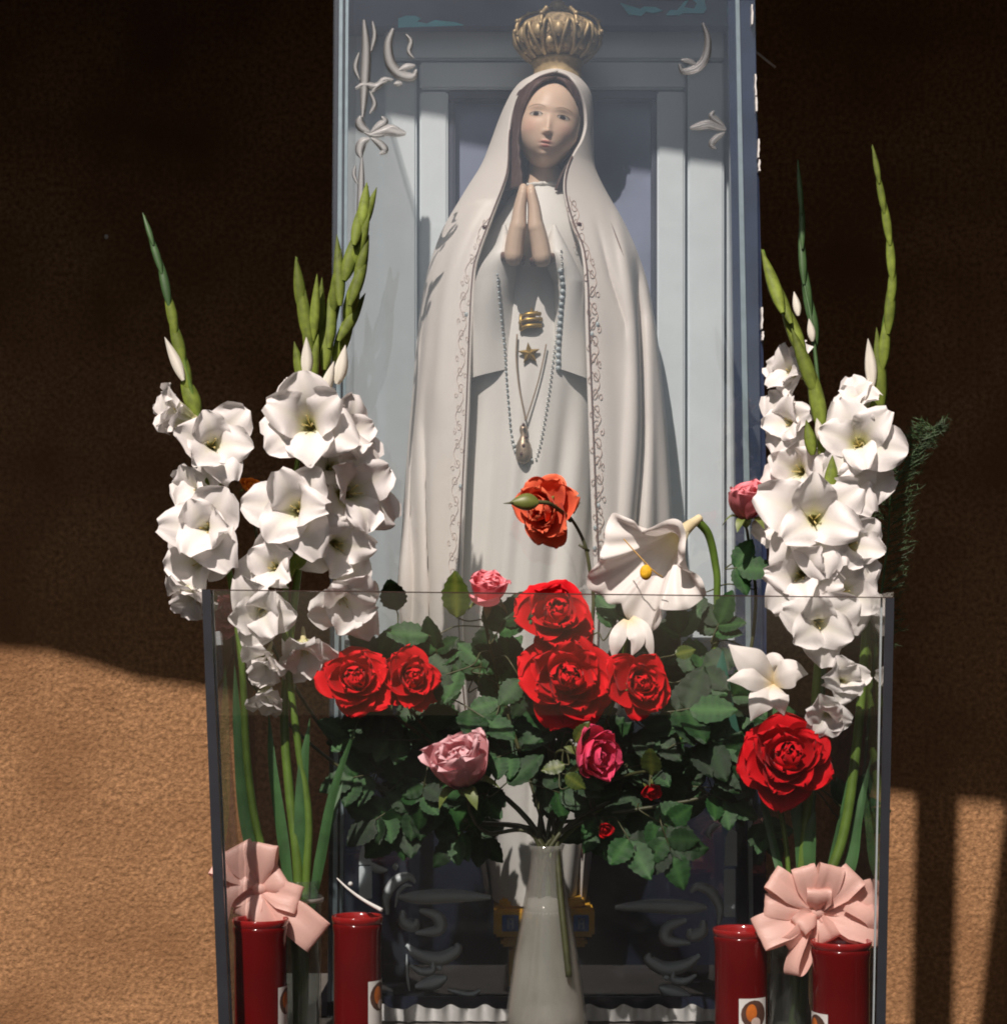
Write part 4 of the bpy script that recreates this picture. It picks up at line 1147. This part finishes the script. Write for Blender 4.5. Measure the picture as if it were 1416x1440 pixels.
for a, b, w in (((1100, 440), (1070, 350), 10), ((1112, 455), (1080, 375), 8), ((1130, 505), (1094, 410), 11), ((1146, 555), (1112, 460), 11), ((1156, 610), (1136, 500), 12), ((1166, 670), (1152, 560), 14), ((1142, 640), (1133, 590), 9)):
    bud(g5, (*a, 2.348), (*b, 2.38 if b[1] < 420 else 2.352), w)
bud(g5, (1154, 620, 2.335), (1148, 588, 2.335), 7, M_GLAD, name="white_bud")
floret(g5, 1108, 520, 2.40, (-.7, .2, .6), .72, .8)
floret(g5, 1106, 592, 2.395, (-.6, .1, .7), .78, .8)
floret(g5, 1118, 660, 2.385, (-.45, .05, .8), .80)
floret(g5, 1146, 728, 2.31, (-.08, .02, .97), 1.02)
floret(g5, 1102, 745, 2.39, (-.5, -.05, .7), .66, .8)
floret(g5, 1122, 812, 2.325, (-.3, -.1, .9), .90)
floret(g5, 1152, 878, 2.30, (.0, -.15, .95), .90)
bud(g5, (1166, 700, 2.32), (1170, 640, 2.325), 11, M_BUD)
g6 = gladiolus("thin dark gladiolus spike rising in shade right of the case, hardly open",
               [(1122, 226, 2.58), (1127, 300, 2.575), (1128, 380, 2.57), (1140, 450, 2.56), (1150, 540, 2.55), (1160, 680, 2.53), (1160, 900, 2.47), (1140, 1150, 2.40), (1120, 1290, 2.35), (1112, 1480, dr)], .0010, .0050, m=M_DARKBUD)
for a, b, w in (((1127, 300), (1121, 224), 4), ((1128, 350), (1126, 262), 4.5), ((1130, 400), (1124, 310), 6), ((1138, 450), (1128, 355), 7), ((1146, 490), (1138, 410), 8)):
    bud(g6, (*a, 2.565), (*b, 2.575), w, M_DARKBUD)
bud(g6, (1122, 444, 2.56), (1116, 410, 2.565), 6, M_GLAD, name="white_bud"); bud(g6, (1142, 480, 2.55), (1137, 448, 2.55), 6, M_GLAD, name="white_bud")
for t, pts, w, tw in ((g5, [(1128, 1290, dr), (1130, 1200, 2.335), (1118, 1130, 2.34), (1100, 1080, 2.345)], 13, .2), (g5, [(1132, 1290, dr), (1136, 1220, 2.33), (1140, 1165, 2.33), (1146, 1140, 2.33)], 10, -.1), (g4, [(1150, 1290, dr), (1180, 1180, 2.345), (1200, 1080, 2.35), (1216, 960, 2.36)], 9, .2),
                      (g4, [(1160, 1290, dr), (1194, 1220, 2.345), (1206, 1150, 2.35), (1226, 1060, 2.36)], 9, -.2), (g6, [(1112, 1290, dr), (1090, 1200, 2.36), (1070, 1110, 2.38), (1056, 1030, 2.40)], 6, .1)):
    blade(t, pts, w, None, "leaf", tw)

# asparagus fern by the outer right gladiolus
fern = thing("fern_frond", "dark feathery fern frond behind the outer right gladiolus", "fern", P(1226, 900, 2.47))
st = catmull([P(1205, 1200, 2.40), P(1224, 980, 2.46), P(1236, 860, 2.49), P(1248, 760, 2.50), P(1254, 690, 2.50), P(1282, 640, 2.50), P(1312, 600, 2.50)], 12)
part("stalk", *tube(st, lambda q: .0022 - .0016 * q, 6), M_DARKBUD, fern)
mb = MB()
for i in range(18, len(st), 1):
    for s in (-1, 1):
        for k in range(2):
            p = st[i] + Vector((R.uniform(-.003, .003), R.uniform(-.006, .006), R.uniform(-.004, .004)))
            L = (.036 if i < 55 else .022) * R.uniform(.7, 1.1)
            e = Vector((s * .8, R.uniform(-.5, .4), R.uniform(.1, .7))).normalized()
            mb.add(tube([p, p + e * L], lambda q: .0005, 4, False))
            for m_ in range(9):
                b = p + e * L * (m_ + 1) / 9
                mb.add(tube([b, b + (e + Vector((R.uniform(-1, 1), R.uniform(-1, 1), R.uniform(-1, 1)))).normalized() * .0085], lambda q: .0006 - .0004 * q, 3, False))
part("needles", mb.V, mb.F, mat("fern_green", (.045, .085, .03), .5, .4, 40), fern, kind="stuff")

# ------------------------------------------------------------------ roses
def rose_petal(seed, kind):
    q = random.Random(seed); p1, p2 = q.uniform(0, 6), q.uniform(0, 6)
    cupR = {"in": .36, "mid": .52, "out": .85}[kind]; refl = {"in": -.06, "mid": .05, "out": .24}[kind]; bul = {"in": .16, "mid": .24, "out": .26}[kind]
    ns, nt = 11, 11; V, F, Cc = [], [], []
    for i in range(ns):
        s = 1 - (1 - i / (ns - 1)) ** 1.5
        w = .16 + .50 * math.sin(math.pi * .5 * min(1, s * 1.5))
        if s > .5: w *= math.sqrt(max(.02, 1 - ((s - .5) / .503) ** 2.3))
        x0 = bul * math.sin(math.pi * s * .85) + refl * s ** 3.2 + (.07 if kind != "in" else .02) * max(0, s - .8) / .2
        for j in range(nt):
            t = 2 * j / (nt - 1) - 1
            th = t * w / cupR
            edge = s ** 2 * abs(t) ** 2
            V.append(Vector((x0 - cupR * (1 - math.cos(th)) + .09 * edge * math.sin(6 * t + p1) + .04 * s ** 6 * math.sin(5 * t + p2) + .03 * edge * (1 if kind == "out" else .2), cupR * math.sin(th), s - .06 * t * t * s + .02 * s * math.sin(4 * t + p1))))
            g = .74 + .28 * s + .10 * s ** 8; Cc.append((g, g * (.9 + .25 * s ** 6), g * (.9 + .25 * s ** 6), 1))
    for i in range(ns - 1):
        for j in range(nt - 1): F.append((i * nt + j, (i + 1) * nt + j, (i + 1) * nt + j + 1, i * nt + j + 1))
    return V, F, Cc
RP = {}
for cn, m in ROSE.items():
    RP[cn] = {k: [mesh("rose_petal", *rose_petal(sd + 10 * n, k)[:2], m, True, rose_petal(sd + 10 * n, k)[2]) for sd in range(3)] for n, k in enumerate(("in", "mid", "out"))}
V, F = ellipsoid((0, 0, .32), .17, .17, .34, 14, 10)
CORE = {cn: mesh("rose_core", V, F, m, True, [(.8, .8, .8, 1)] * len(V)) for cn, m in ROSE.items()}
mb = MB().add(lathe((0, 0, 0), [(.06, -.22), (.13, -.14), (.15, -.04), (.10, .04), (.01, .06)], 12))
for k in range(5):
    a = k * 2 * math.pi / 5
    pts = [Vector((math.cos(a) * r, math.sin(a) * r, h)) for r, h in ((.10, 0), (.34, .10), (.52, -.02), (.62, -.18))]
    C = catmull(pts, 3); s = Vector((-math.sin(a), math.cos(a), 0)); VV = []
    for i, c in enumerate(C):
        w = .11 * math.sin(math.pi * (.2 + .8 * i / (len(C) - 1))) + .008; VV += [c - s * w, c + Vector((0, 0, -.03)), c + s * w]
    mb.add((VV, [f for i in range(len(C) - 1) for f in ((3 * i, 3 * i + 1, 3 * i + 4, 3 * i + 3), (3 * i + 1, 3 * i + 2, 3 * i + 5, 3 * i + 4))]))
CALYX = mesh("calyx", mb.V, mb.F, M_SEPAL)
ROSES = []
def rose(label, px, py, d, width, dirv, color, maxtilt=78, n=24, stem=None, mouth=True, vase_pt=None, group="roses in the milky glass vase", squash=1.):
    """width: bloom width in pixels; dirv: (right, up, towards the camera)."""
    n_ = Vector((dirv[0], -dirv[2], dirv[1])).normalized()
    L = width * K * d * (.60 if maxtilt > 55 else .86)
    ctr = P(px, py, d)
    pos = ctr - n_ * L * (.34 if maxtilt > 55 else .5)
    M = Matrix.Translation(pos) @ basis(n_, R.uniform(0, 6)) @ Matrix.Scale(L, 4)
    mouth_p = Vector((VC[1].x + R.uniform(-.012, .012), VC[1].y + R.uniform(-.012, .012), VC[1].z + VC[2]))
    t = thing("rose", label, "rose", mouth_p, group)
    s0 = pos - n_ * L * .2
    if stem is None:
        midp = (s0 - n_ * .05).lerp(mouth_p, .35) + Vector((R.uniform(-.02, .02), .02, 0))
        path = [s0, s0 - n_ * .03, midp, mouth_p, Vector((VC[1].x + R.uniform(-.03, .03), VC[1].y + R.uniform(-.02, .02), VC[1].z + .06))]
    else: path = [s0] + [P(*p) for p in stem] + [mouth_p, Vector((VC[1].x + R.uniform(-.03, .03), VC[1].y, VC[1].z + .06))]
    C = catmull(path, 10)
    part("stem", *tube(C, lambda q: .0018 + .0014 * q, 8), M_ROSESTEM, t)
    place("calyx", CALYX, t, M)
    b = place("bloom", CORE[color], t, M)
    for i in range(n):
        f = i / (n - 1)
        k = "in" if f < .34 else ("mid" if f < .68 or maxtilt < 45 else "out")
        tilt = -10 + (maxtilt + 10) * f ** 1.15 + R.uniform(-11, 11)
        sz = (.66 + .36 * f ** .7) * R.uniform(.92, 1.06)
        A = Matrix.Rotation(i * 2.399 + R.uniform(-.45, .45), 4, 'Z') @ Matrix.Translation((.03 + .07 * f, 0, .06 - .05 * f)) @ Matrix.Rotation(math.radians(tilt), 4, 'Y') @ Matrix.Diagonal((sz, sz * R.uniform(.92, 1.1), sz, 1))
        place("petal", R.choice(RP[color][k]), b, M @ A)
    ROSES.append((t, C))
    return t
r_coral = rose("coral red rose hanging sideways before the robe, a closed green bud in front", 764, 716, 2.42, 78, (-.55, -.10, .75), "coral", 70, 24, [(800, 726, 2.43), (820, 760, 2.43), (829, 800, 2.43), (834, 860, 2.43), (815, 960, 2.44), (790, 1080, 2.43)])
part("stem", *tube(catmull([P(782, 1180, 2.395), P(786, 1236, 2.382), P(792, 1300, 2.368), P(800, 1374, 2.358)], 8), .0042, 8), M_ROSESTEM, r_coral)
# its side bud
b_ = bud(r_coral, (757, 707, 2.365), (716, 707, 2.36), 13, mat("rose_bud_green", (.13, .15, .035), .45, .2, 60, attr=True))
part("bud_stalk", *tube(catmull([P(754, 706, 2.367), P(772, 708, 2.375), P(790, 720, 2.40), P(802, 732, 2.43)], 6), .0028, 8), M_ROSESTEM, r_coral)
part("bud_tip", *tube([P(722, 707, 2.36), P(708, 708, 2.36)], lambda q: .002 - .0016 * q, 6), M_ROSESTEM, r_coral)
part("thorn_stub", *tube([P(828, 775, 2.43), P(814, 766, 2.425)], lambda q: .002 - .0004 * q, 6), M_ROSESTEM, r_coral)
part("thorn_stub", *tube([P(806, 722, 2.43), P(816, 706, 2.425)], lambda q: .0014 - .001 * q, 6), M_ROSESTEM, r_coral)
rose("pink rose standing up behind the top edge of the trough, left of centre", 688, 828, 2.36, 56, (.05, .85, .45), "pink", 36, 15)
rose("deep red rose, upper of the stacked pair in the middle, crossing the trough rim", 780, 864, 2.34, 88, (.05, .35, .9), "red", 80, 28)
rose("wide deep red rose lower of the stacked pair in the middle", 800, 954, 2.325, 108, (.05, .2, .95), "red", 82, 30)
rose("red rose seen from its side, under the big white trumpet flower", 898, 962, 2.34, 76, (.35, .15, .85), "red", 62, 24)
rose("red cup shaped rose at the left end of the bouquet, beside the gladioli", 500, 956, 2.33, 82, (.02, .30, .9), "red", 66, 24)
rose("red rose with drooping petals, right of the cup shaped red one", 580, 954, 2.345, 74, (.35, .25, .75), "red", 74, 24)
rose("pale pink half open rose low in the bouquet, above the dark foliage", 646, 1072, 2.31, 90, (-.18, .86, .46), "pale", 24, 18)
rose("hot pink rose bud turned to the right, below the stacked red roses", 838, 1064, 2.32, 60, (.70, -.05, .6), "hot", 40, 16)
rose("big fully open red rose at the right, below the white star lily", 1106, 1066, 2.29, 103, (-.02, .28, .95), "red", 84, 32)
rose("pink rose bud standing right of the white trumpet flower, before the case frame", 1048, 704, 2.385, 62, (-.06, .92, .36), "pink", 24, 16, [(1052, 760, 2.45), (1062, 850, 2.45), (1040, 960, 2.45), (950, 1080, 2.44)])
rose("pink rose standing in for a reflected one, half behind the outer left gladiolus stem", 323, 862, 2.40, 58, (-.1, .5, .8), "pink", 60, 18, [(345, 950, 2.42), (480, 1080, 2.44), (640, 1150, 2.43)])  # bloom put where the glass only mirrors a rose
rose("tiny red rose bud hanging low right of centre, over the dark leaves", 916, 1112, 2.33, 22, (.1, -.5, .8), "red", 30, 10)
rose("smallest red rose bud lowest in the middle foliage", 851, 1166, 2.36, 20, (.1, -.3, .8), "red", 30, 10)
rose("small orange rose bud peeping between the white gladioli at the left", 352, 683, 2.36, 24, (.3, .6, .6), "orange", 30, 10, [(362, 760, 2.40), (380, 900, 2.42), (500, 1080, 2.44), (640, 1150, 2.43)])

# ------------------------------------------------------------------ leaves, each a part of the nearest rose
def leaf_mesh(seed, m, broad=.33):
    q = random.Random(seed); V, F, Cc = [], [], []
    n = 13; bend = q.uniform(-.12, .16); fold = q.uniform(.05, .14)
    for i in range(n + 1):
        s = i / n
        w = broad * math.sin(math.pi * min(.985, .03 + s ** .82 * .96)) ** .82 * (1 + (.08 if i % 2 else -.06)) + .004
        z = bend * s * s
        for t in (-1, -.5, 0, .5, 1):
            V.append(Vector((w * t, s, z + fold * abs(t) * w * 2 - .05 * abs(t) ** 2 + .014 * math.sin(s * 22 + abs(t) * 3) * abs(t))))
            g = 1.9 if t == 0 else (1.12 if i % 2 else .9); Cc.append((g * (1.25 if t == 0 else 1), g, g * .9, 1))
    for i in range(n):
        for j in range(4): F.append((i * 5 + j, i * 5 + j + 1, i * 5 + 6 + j, i * 5 + 5 + j))
    return mesh("rose_leaf", V, F, m, True, Cc)
LEAVES = [leaf_mesh(s, M_LEAF) for s in range(5)]
YLEAVES = [leaf_mesh(s + 20, M_YLEAF) for s in range(2)]
def nearest(p):
    best, bt, bp = 1e9, None, None
    for t, C in ROSES:
        for c in C[6:-12]:
            dd = (c - p).length_squared
            if dd < best: best, bt, bp = dd, t, c
    return bt, bp
def leaf_at(p, e, nrm, L, t, meshes=LEAVES):
    e = Vector(e).normalized(); nrm = Vector(nrm); nrm = (nrm - e * nrm.dot(e)).normalized()
    M = Matrix((e.cross(nrm), e, nrm)).transposed().to_4x4()
    return place("leaf", R.choice(meshes), t, Matrix.Translation(p) @ M @ Matrix.Scale(L, 4))
STALKS = {}
def spray(px, py, d, ang, Lpx, n=5, size=46, up=.35, meshes=LEAVES):
    """A compound leaf: the pixel of its first leaflet pair, its heading in degrees, its length in pixels."""
    p0 = P(px, py, d); u = K * d
    a = math.radians(ang); e = Vector((math.cos(a), R.uniform(-.35, .15), math.sin(a))).normalized()
    t, root = nearest(p0)
    p1 = p0 + e * Lpx * u
    STALKS.setdefault(t, MB()).add(tube(catmull([root, root.lerp(p0, .6) + Vector((0, .004, .008)), p0, p1], 6), .0010, 5, False))
    nr = Vector((R.uniform(-.45, .35), -.85, up + R.uniform(-.3, .45)))
    side = e.cross(nr).normalized()
    leaf_at(p1, e + Vector((0, R.uniform(-.3, .2), -.15)), nr + Vector((R.uniform(-.2, .2), 0, R.uniform(-.2, .2))), size * u * R.uniform(.95, 1.15), t, meshes)
    for k in range((n - 1) // 2):
        p = p0.lerp(p1, .9 - .75 * k / max(1, (n - 1) // 2))
        for s in (-1, 1):
            leaf_at(p, side * s + e * R.uniform(.3, .75), nr + side * s * R.uniform(-.5, .2) + Vector((R.uniform(-.3, .3), 0, R.uniform(-.3, .3))), size * u * R.uniform(.8, 1.02), t, meshes)
for (x, y, d, a, L, n, s) in ((560, 868, 2.40, 100, 10, 1, 52), (612, 895, 2.38, 170, 10, 1, 56), (690, 905, 2.36, 60, 40, 5, 54), (665, 935, 2.37, 200, 40, 5, 56), (720, 935, 2.36, -60, 45, 5, 58),
                           (560, 985, 2.40, 200, 40, 5, 50), (640, 985, 2.37, -30, 50, 5, 52), (700, 1000, 2.36, 250, 50, 5, 54), (740, 1050, 2.36, 200, 45, 5, 50), (590, 1040, 2.40, 180, 50, 5, 50), (540, 1085, 2.42, 190, 45, 5, 50),
                           (620, 1120, 2.41, 205, 50, 5, 52), (560, 1130, 2.43, 215, 40, 5, 48), (700, 1090, 2.37, 240, 40, 5, 46), (745, 1100, 2.38, -20, 45, 5, 48), (790, 1110, 2.36, 30, 40, 5, 46), (690, 1120, 2.34, 40, 30, 1, 62),
                           (890, 1010, 2.38, -40, 40, 5, 52), (950, 960, 2.38, 30, 45, 5, 60), (930, 1000, 2.36, 5, 40, 5, 66), (960, 1045, 2.36, 0, 40, 5, 64), (985, 1080, 2.36, 10, 40, 5, 60), (1010, 1010, 2.40, 60, 40, 5, 50), (880, 1080, 2.38, 10, 40, 5, 50),
                           (900, 1140, 2.36, -30, 45, 5, 56), (930, 1160, 2.35, -70, 40, 5, 58), (875, 1165, 2.35, -60, 20, 3, 60), (985, 1110, 2.38, -25, 40, 5, 50), (1010, 1090, 2.40, -60, 35, 5, 46), (830, 1130, 2.39, -70, 40, 5, 46), (800, 1030, 2.37, 170, 40, 5, 46),
                           (860, 1030, 2.40, -60, 40, 5, 50), (1000, 905, 2.42, 70, 30, 5, 46), (960, 920, 2.42, 100, 30, 3, 50), (620, 950, 2.39, 100, 40, 5, 48), (850, 900, 2.42, 60, 40, 5, 50), (870, 940, 2.40, -40, 30, 5, 46),
                           (520, 1050, 2.43, 150, 30, 3, 46), (600, 1085, 2.39, -100, 40, 5, 46), (660, 1160, 2.42, 225, 30, 5, 46), (1020, 800, 2.42, 5, 16, 3, 52), (1000, 830, 2.44, 200, 20, 3, 40), (1180, 1150, 2.38, 60, 30, 5, 44), (1060, 1140, 2.40, -60, 40, 5, 40)):
    spray(x, y, d, a, L, n, s)
for (x, y, d, a, L, n, s) in ((800, 1074, 2.31, 190, 6, 1, 34), (806, 1048, 2.31, 60, 6, 1, 30), (790, 1086, 2.31, -30, 6, 1, 30), (916, 1094, 2.31, 92, 4, 1, 40), (944, 922, 2.35, 20, 6, 1, 30), (1206, 1160, 2.36, 30, 14, 3, 34)):
    spray(x, y, d, a, L, n, s, meshes=YLEAVES)
# a second, deeper layer of foliage that fills the bouquet
for i in range(62):
    x, y = R.uniform(500, 1035), R.uniform(925, 1165)
    if (x - 770) ** 2 / 285 ** 2 + (y - 1030) ** 2 / 150 ** 2 > 1: continue
    if 690 < x < 790 and y > 1120: continue
    spray(x, y, R.uniform(2.42, 2.51), R.uniform(0, 360), 36, 5, R.uniform(46, 60))
p_ = P(642, 868, 2.35); t_, r_ = nearest(p_)         # the young leaf that stands up over the trough's edge
leaf_at(p_, (0.02, -.15, 1), (-.45, -1, .25), 66 * K * 2.35, t_, YLEAVES)
STALKS.setdefault(t_, MB()).add(tube(catmull([r_, r_.lerp(p_, .6) + Vector((0, .004, -.004)), p_], 6), .0010, 5, False))
for t, mb in STALKS.items():
    part("leaf_stalks", mb.V, mb.F, M_ROSESTEM, t, kind="stuff")

# ------------------------------------------------------------------ other white flowers
M_LILY = mat("ivory_petal", (.88, .84, .80), .5, .04, 40, trans=.25, attr=True)
def laid_petal(t, pts, w, cup=.25, ruffle=0., tint=(1, 1, 1), tipround=.6, name="petal", up=(0, -1, .2), m=None):
    C = catmull([P(*p) for p in pts], 7); n = len(C); V, F, Cc = [], [], []
    ph = R.uniform(0, 6)
    for i, p in enumerate(C):
        q = i / (n - 1)
        tg = (C[min(i + 1, n - 1)] - C[max(0, i - 1)]).normalized(); s = tg.cross(Vector(up)).normalized(); f = s.cross(tg)
        ww = w * K * p.y * (max(.02, math.sin(math.pi * min(.985, .13 + .87 * q ** 1.05))) ** tipround)
        for j in range(9):
            u = j / 4 - 1
            V.append(p + s * u * ww + f * (-cup * ww * u * u + ruffle * ww * abs(u) ** 2 * q * math.sin(9 * q + 5 * u + ph) + .05 * ww * math.exp(-(u * 6) ** 2)))
            k = max(0, 1 - q / .25); Cc.append((1 - .05 * k * (1 - 1), 1 - .1 * k, 1 - .4 * k, 1))
    for i in range(n - 1):
        for j in range(8): F.append((i * 9 + j, i * 9 + j + 1, i * 9 + 10 + j, i * 9 + 9 + j))
    return part(name, V, F, m or M_LILY, t, True, Cc)
trum = thing("trumpet_flower", "large white trumpet flower with yellow stamen, bowing to the left over the trough's top edge", "trumpet flower", P(1010, 1100, 2.43))
M_TUBE = mat("cream_tube", (.74, .64, .40), .5, .15, 40, trans=.2)
stC = catmull([P(981, 733, 2.40), P(996, 752, 2.41), P(1005, 790, 2.42), P(1008, 830, 2.425), P(1000, 930, 2.44), P(940, 1060, 2.44), P(800, 1170, 2.42), P(770, 1230, 2.40), P(760, 1400, 2.40)], 8)
part("stem", *tube(stC, lambda q: .0056 - .0026 * q, 10), M_STEM, trum)
part("flower_tube", *tube(catmull([P(984, 728, 2.40), P(976, 734, 2.395), P(968, 740, 2.39), P(958, 749, 2.385)], 6), lambda q: .0052 + .004 * q ** 1.5, 14), M_TUBE, trum)
B0 = P(966, 742, 2.39); ctr = P(902, 806, 2.345)
ax = (ctr - B0).normalized() * .55 + Vector((-.12, -.9, .18)).normalized() * .60; ax.normalize()
sx = ax.cross(Vector((0, 0, 1))).normalized(); sy = sx.cross(ax)
V, F, Cc = [], [], []
ns, na = 22, 120
for i in range(ns):
    s_ = i / (ns - 1)
    for j in range(na):
        a = 2 * math.pi * j / na
        lobe = .45 * abs(math.cos(2.5 * a + .5)) ** .6 + .55 * (1 - abs(math.sin(2.5 * a + .5)) ** 1.25)            # five lobes, notched between
        r = .007 + .010 * s_ + .058 * s_ ** 1.8 * (.58 + .56 * lobe) + .0022 * math.sin(11 * a + 9 * s_) * s_ ** 3
        h = .62 * s_ - .16 * s_ ** 4 * lobe
        c_ = B0.lerp(ctr, min(1, .62 * s_ / .50)) if s_ < .8 else ctr + (ctr - B0) * 0
        c_ = B0 + (ctr - B0) * (1.02 * min(1, s_ * 1.05)) + ax * (-.020 * s_ ** 4 * lobe + (.006 * math.sin(3 * a + 1) + .003 * math.sin(17 * a)) * s_ ** 2)
        V.append(c_ + (sx * math.cos(a) + sy * math.sin(a)) * r)
        k = max(0, 1 - s_ / .5) ** 1.3; g = 1 - .06 * math.exp(-((lobe - 1) * 9) ** 2) * s_
        Cc.append((g * (1 - .04 * k), g * (1 - .10 * k), g * (1 - .5 * k), 1))
for i in range(ns - 1):
    for j in range(na):
        k = (j + 1) % na; F.append((i * na + j, i * na + k, (i + 1) * na + k, (i + 1) * na + j))
cor = part("corolla", V, F, M_LILY, trum, True, Cc)
part("stamen", *tube(catmull([P(877, 758, 2.335), P(893, 776, 2.325), P(918, 802, 2.315), P(932, 812, 2.318)], 6), .0008, 6), mat("brown_yellow_filament", (.45, .26, .05), .5), trum)
part("anther", *ellipsoid(P(908, 805, 2.312), .0075, .006, .0095, 14, 10), mat("yellow_anther", (.80, .46, .015), .7, .2, 90, bump=.5), trum)
lily = thing("lily", "white star shaped lily with pointed petals above the big open red rose", "lily", P(1080, 1180, 2.36))
part("stem", *tube(catmull([P(1086, 962, 2.35), P(1082, 1020, 2.36), P(1090, 1100, 2.36), P(1108, 1220, 2.345), P(1114, 1440, 2.335)], 8), .0032, 8), M_STEM, lily)
for pts, w in (([(1088, 960, 2.345), (1068, 940, 2.32), (1048, 925, 2.315), (1024, 906, 2.32)], 21), ([(1086, 960, 2.345), (1066, 956, 2.315), (1046, 953, 2.31), (1022, 957, 2.315)], 15),
               ([(1086, 962, 2.345), (1076, 976, 2.315), (1066, 992, 2.305), (1055, 1014, 2.31)], 17), ([(1088, 962, 2.345), (1092, 976, 2.315), (1098, 990, 2.31), (1102, 1006, 2.315)], 14),
               ([(1086, 958, 2.345), (1100, 950, 2.32), (1118, 944, 2.315), (1136, 948, 2.32)], 19), ([(1086, 958, 2.35), (1086, 938, 2.34), (1094, 930, 2.335), (1104, 930, 2.335)], 15)):
    laid_petal(lily, pts, w * 1.12, .22, .03, tipround=1.05)
blade(lily, [(1050, 1120, 2.37), (1020, 1050, 2.375), (1012, 990, 2.375), (1016, 915, 2.38)], 26, mat("blue_green_leaf", (.03, .10, .07), .3, .2, 30, trans=.1))
sp = thing("lily", "small white flower with narrow torn petals right under the trumpet flower", "lily", P(880, 980, 2.37))
part("stem", *tube(catmull([P(882, 880, 2.39), P(870, 960, 2.41), P(830, 1080, 2.42), P(780, 1190, 2.40), P(770, 1350, 2.40)], 8), .0026, 8), M_STEM, sp)
for pts, w in (([(882, 872, 2.38), (872, 888, 2.36), (866, 905, 2.355), (862, 926, 2.36)], 12), ([(884, 872, 2.38), (892, 888, 2.36), (896, 902, 2.355), (888, 922, 2.36)], 12), ([(888, 868, 2.38), (904, 882, 2.365), (912, 902, 2.36), (918, 926, 2.365)], 9)):
    laid_petal(sp, pts, w, .2, .05, tipround=.8)
